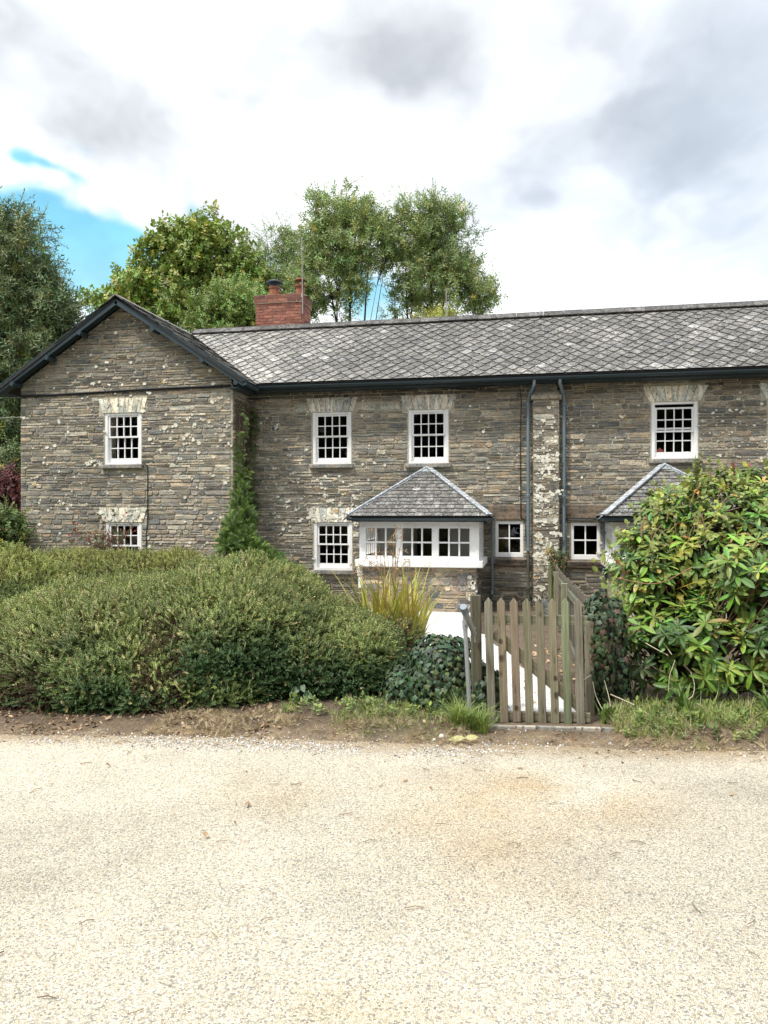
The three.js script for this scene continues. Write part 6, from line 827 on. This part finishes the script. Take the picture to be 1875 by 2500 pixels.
// ------------------------------------------------------------------ trees
const sprigs = {
  broad: [0, 1, 2].map((i) => sprig(rng(200 + i), 0.34, 8, 0.15, 0.115, { up: 0.35, prof: [[0, 0.1], [0.3, 1], [0.7, 0.7], [1, 0]] })),
  narrow: [0, 1, 2].map((i) => sprig(rng(210 + i), 0.46, 13, 0.15, 0.036, { up: 0.5 })),
  fine: [0, 1, 2].map((i) => sprig(rng(220 + i), 0.34, 14, 0.085, 0.045, { up: 0.5 })),
};
function tree(name, label, category, base, stems, lobes, kind, cols, seed, o = {}) {
  const r = rng(seed), t = thing(name, label, category, base), tr = new MB(), br = new MB(), lists = [[], [], []], paths = [];
  for (const s of stems) {      // [top point, radius at the foot]
    const top = V3(...s[0]), foot = V3(base[0] + (o.foot ?? 0.3) * (r() - 0.5), base[1] - 0.2, base[2] + (o.foot ?? 0.3) * (r() - 0.5)), pts = []; for (let i = 0; i <= 10; i++) { const k = i / 10, p = foot.clone().lerp(top, k); p.x += (top.x - foot.x) * (Math.pow(k, 1.6) - k) + 0.25 * (fbm3(k * 3, seed, s[1] * 90, 2) - 0.5) * k; p.z += 0.3 * (fbm3(k * 3, s[1] * 70, seed, 2) - 0.5) * k; pts.push(p); }
    tr.col = o.bark ?? [0.16, 0.13, 0.1]; tr.tube(pts.map((p) => p.toArray()), (k) => s[1] * (1 - 0.86 * k), 8); paths.push(pts.map((p, i) => ({ p, rad: s[1] * (1 - 0.086 * i) })));
  }
  put('trunk', tr, M.bark, t);
  for (const L of lobes) {
    const n = Math.max(3, Math.round(L.n * 0.66 * (o.density ?? 1)));
    for (let i = 0; i < n; i++) {
      const u = rndDir(r), f = Math.pow(r(), 0.42) * (0.62 + 0.8 * fbm3(u.x * 2.5 + L.c.x, u.y * 2.5, u.z * 2.5, 2)), c = L.c.clone().add(right.clone().multiplyScalar(u.x * L.rx * f)).add(V3(0, u.y * L.ry * f, 0)).add(toCam.clone().multiplyScalar(u.z * L.rz * f));
      let best = null, bd = 1e9; for (const P of paths) for (let k = 2; k < 11; k++) { const q = P[k].p, d = q.distanceTo(c) + (q.y > c.y - 0.3 ? 2.5 + (q.y - c.y) : 0); if (d < bd) { bd = d; best = P[k]; } }
      const m = best.p.clone().lerp(c, 0.5); m.y += 0.06 * bd * (r() - 0.2); m.x += 0.1 * bd * (r() - 0.5); br.col = o.bark ?? [0.13, 0.105, 0.085]; const bw = Math.min(0.05, 0.012 + 0.006 * bd) * (o.twig ?? 1); br.tube([best.p, m, c].map((q) => q.toArray()), [Math.min(bw * 1.6, best.rad * 0.7), bw * 0.7, 0.006], 4, false);
      const tone = 0.55 * (fbm3(c.x * 0.6, c.y * 0.6, c.z * 0.6 + seed, 2) - 0.5) + 0.25 * (r() - 0.5), per = Math.round((o.per ?? 13) * (0.6 + 0.8 * r())), sp = o.spread ?? 0.42;
      for (let k = 0; k < per; k++) { const g = () => (r() + r() + r() - 1.5) * 1.15, p = c.clone().add(V3(g() * sp, g() * sp * 0.75, g() * sp)), d = u.clone().multiplyScalar(0.5).add(V3(0, o.droop ? -0.1 : 0.4, 0)).add(rndDir(r).multiplyScalar(0.8)).normalize(); const col = mixc(cols[0], cols[1], clamp(0.45 + tone + 0.5 * (r() - 0.5))); lists[Math.floor(r() * 3)].push({ p, d, roll: r() * 6, s: (o.size ?? 1) * (0.7 + 0.6 * r()), c: r() < (o.yellow ?? 0.03) ? [0.5, 0.46, 0.08] : col.map((x) => x * (o.gain ?? 2.1) * (0.85 + 0.3 * r())) }); }
    }
  }
  put('branches_or_core', br, M.bark, t); lists.forEach((l, i) => scatter('crown', sprigs[kind][i], M.leaf, l, t)); return t;
}
const lobe = (X, Y, rx, ry, d, n, rz) => ({ c: V3(...cp(X, d, Y)), rx: rx * d / F, ry: ry * d / F, rz: (rz ?? (rx + ry) / 2) * d / F, n });
const gnd = (X, d) => { const p = cp(X, d, 1300); return [p[0], -0.35, p[2]]; };
{
  const d = 32; tree('sycamore_tree', 'bright yellow-green broad-leaved tree behind the left end of the main roof', 'tree', gnd(450, d), [[cp(480, d, 560), 0.22], [cp(400, d, 640), 0.15], [cp(560, d, 640), 0.15], [cp(320, d, 720), 0.1]],
    [lobe(505, 570, 62, 45, d, 34), lobe(440, 590, 55, 48, d, 28), lobe(390, 640, 62, 62, d, 42), lobe(470, 650, 85, 70, d, 62), lobe(560, 640, 68, 68, d, 48), lobe(600, 690, 55, 62, d, 36), lobe(360, 705, 62, 58, d, 44), lobe(440, 740, 95, 62, d, 62), lobe(540, 740, 80, 60, d, 48), lobe(318, 748, 58, 42, d, 34), lobe(298, 700, 15, 42, d, 5), lobe(270, 745, 24, 28, d, 6), lobe(228, 742, 26, 14, d, 4)], 'broad', [[0.085, 0.13, 0.024], [0.21, 0.255, 0.05]], 301, { yellow: 0.06, gain: 1.85, density: 1.1, per: 13, spread: 0.4 });
}
tree('round_bush', 'soft mid-green rounded tree just left of the chimney', 'tree', gnd(570, 25), [[cp(570, 25, 730), 0.12]], [lobe(585, 745, 62, 48, 25, 60), lobe(520, 775, 58, 40, 25, 46), lobe(630, 770, 45, 42, 25, 34), lobe(580, 800, 90, 30, 25, 40)], 'fine', [[0.085, 0.135, 0.03], [0.17, 0.23, 0.055]], 302, { per: 22, spread: 0.34, yellow: 0.02 });
tree('slender_tree', 'thin pale green tree directly behind the chimney', 'tree', gnd(690, 34), [[cp(700, 34, 570), 0.13], [cp(655, 34, 620), 0.09]], [lobe(692, 600, 45, 48, 34, 24), lobe(645, 650, 45, 60, 34, 30), lobe(715, 680, 48, 70, 34, 34), lobe(668, 720, 50, 45, 34, 26), lobe(690, 560, 12, 18, 34, 3)], 'narrow', [[0.085, 0.13, 0.036], [0.19, 0.23, 0.07]], 303, { per: 12, spread: 0.5 });
tree('ash_tree', 'tall many-stemmed green tree rising behind the ridge, right of the chimney', 'tree', gnd(868, 30), [[cp(845, 30, 490), 0.13], [cp(780, 30, 570), 0.1], [cp(905, 30, 545), 0.1], [cp(820, 30, 600), 0.09], [cp(870, 30, 520), 0.1], [cp(940, 30, 640), 0.06], [cp(735, 30, 720), 0.08], [cp(920, 30, 700), 0.05]], [lobe(840, 515, 82, 52, 30, 50), lobe(785, 580, 65, 72, 30, 52), lobe(865, 590, 70, 70, 30, 54), lobe(915, 560, 40, 55, 30, 24), lobe(800, 670, 78, 58, 30, 46), lobe(870, 680, 48, 48, 30, 20), lobe(760, 720, 52, 50, 30, 30), lobe(935, 640, 28, 42, 30, 10), lobe(800, 750, 45, 35, 30, 12)], 'narrow', [[0.082, 0.125, 0.038], [0.2, 0.245, 0.08]], 304, { per: 14, density: 1.12, foot: 1.8, twig: 0.9, spread: 0.36, bark: [0.09, 0.078, 0.065] });
tree('ash_tree', 'wide many-stemmed green tree on the right, nearest the open sky', 'tree', gnd(1040, 30.5), [[cp(1050, 30.5, 500), 0.13], [cp(985, 30.5, 570), 0.1], [cp(1110, 30.5, 570), 0.1], [cp(1150, 30.5, 660), 0.08], [cp(1020, 30.5, 540), 0.09], [cp(955, 30.5, 660), 0.06], [cp(1190, 30.5, 720), 0.05]], [lobe(1050, 525, 72, 42, 30.5, 38), lobe(1000, 575, 60, 65, 30.5, 44), lobe(1085, 585, 72, 65, 30.5, 52), lobe(1125, 645, 48, 58, 30.5, 34), lobe(1040, 660, 82, 62, 30.5, 54), lobe(1110, 720, 58, 52, 30.5, 36), lobe(1010, 740, 62, 42, 30.5, 32), lobe(1165, 725, 42, 36, 30.5, 20), lobe(1195, 730, 18, 26, 30.5, 5), lobe(965, 610, 24, 50, 30.5, 12)], 'narrow', [[0.08, 0.122, 0.038], [0.195, 0.24, 0.078]], 305, { per: 14, density: 1.12, foot: 1.8, twig: 0.9, spread: 0.36, bark: [0.09, 0.078, 0.065] });
tree('evergreen_shrub', 'small golden-green treetop showing just above the ridge', 'shrub', gnd(1062, 24), [[cp(1062, 24, 790), 0.07]], [lobe(1062, 792, 32, 26, 24, 16), lobe(1020, 800, 30, 16, 24, 8)], 'fine', [[0.14, 0.16, 0.03], [0.27, 0.27, 0.05]], 306, { per: 20, spread: 0.28 });
tree('tall_tree', 'tall dark green tree at the left edge, beyond the gabled cottage', 'tree', gnd(-30, 23), [[cp(20, 23, 560), 0.24], [cp(90, 23, 700), 0.14], [cp(-80, 23, 680), 0.16]], [lobe(22, 560, 48, 46, 23, 34), lobe(20, 640, 85, 75, 23, 80), lobe(85, 715, 62, 65, 23, 56), lobe(15, 760, 105, 80, 23, 100), lobe(115, 800, 52, 62, 23, 46), lobe(160, 775, 26, 44, 23, 14), lobe(60, 880, 105, 85, 23, 110), lobe(10, 1000, 100, 95, 23, 110), lobe(0, 1110, 90, 80, 23, 80), lobe(-110, 700, 120, 150, 23, 90), lobe(-120, 950, 120, 180, 23, 110)], 'narrow', [[0.04, 0.068, 0.026], [0.115, 0.15, 0.055]], 307, { per: 16, density: 1.1, droop: 1 });
tree('red_maple', 'dark red-leaved maple beside the left wall of the gabled cottage', 'tree', gnd(5, 17.2), [[cp(12, 17.2, 1180), 0.06]], [lobe(12, 1205, 34, 42, 17.2, 46), lobe(30, 1240, 22, 24, 17.2, 22), lobe(-40, 1220, 40, 50, 17.2, 30)], 'fine', [[0.05, 0.022, 0.026], [0.12, 0.034, 0.034]], 308, { per: 20, spread: 0.2, size: 0.8, yellow: 0 });
tree('rose_bush', 'green bush with one pink rose, below the red maple at the left edge', 'rose', gnd(0, 16.2), [[cp(10, 16.2, 1290), 0.03]], [lobe(12, 1300, 36, 50, 16.2, 60), lobe(-40, 1310, 40, 60, 16.2, 40), lobe(40, 1150, 12, 60, 17.8, 22)], 'fine', [[0.045, 0.075, 0.026], [0.13, 0.17, 0.05]], 309, { per: 16, spread: 0.2, size: 0.8 });
{ const r = rng(9), h = scene.children[scene.children.length - 1], m = new MB(), c = cp(11, 15.9, 1297); for (let i = 0; i < 22; i++) { const a = i * 2.4, q = 0.022 + 0.002 * i; m.col = [0.8, 0.36, 0.34]; leafInto(m, [c[0], c[1], c[2]], [Math.cos(a), 0.4 + 0.8 * (1 - i / 22), Math.sin(a)], [0, 1, 0.2], q * 1.6, q * 1.2, -0.3, 0.2); } put('flower', m, M.leaf, h); }
for (const [a, b, label] of [[[-11.05, 4.16, 0.95], cp(-400, 17, 960), 'upper pale telephone wire at the left corner of the gabled cottage'], [[-11.05, 3.72, 0.95], cp(-400, 17, 1012), 'lower pale telephone wire at the left corner of the gabled cottage']]) { const m = new MB(), A = V3(...a), B = V3(...b), p = []; for (let i = 0; i <= 12; i++) { const t = i / 12, q = A.clone().lerp(B, t); q.y -= 0.3 * t * (1 - t); p.push(q.toArray()); } m.tube(p, 0.009, 5); tag(put('telephone_wire', m, M.pole), label, 'wire'); }
// the wood across the road, behind the camera: it shows in the window panes
{
  const r = rng(401), l = [], g = sprig(rng(5), 1.3, 12, 0.85, 0.6, { up: 0.4, prof: SMALL }); for (let i = 0; i < 3600; i++) { const x = -52 + 92 * r(), y = 0.2 + 11.5 * Math.pow(r(), 0.85) * (0.75 + 0.45 * fbm3(x * 0.14, 1, 2, 2)), z = 31 + 6 * r(); l.push({ p: V3(x, y, z), d: rndDir(r), roll: r() * 6, s: 0.7 + 0.7 * r(), c: mixc([0.03, 0.045, 0.015], [0.07, 0.095, 0.03], r()) }); }
  const w = scatter('woodland', g, M.leaf, l); w.userData = { kind: 'stuff', label: 'dark wood across the road, mirrored in the window panes', category: 'wood' };
}
renderer.render(scene, camera);
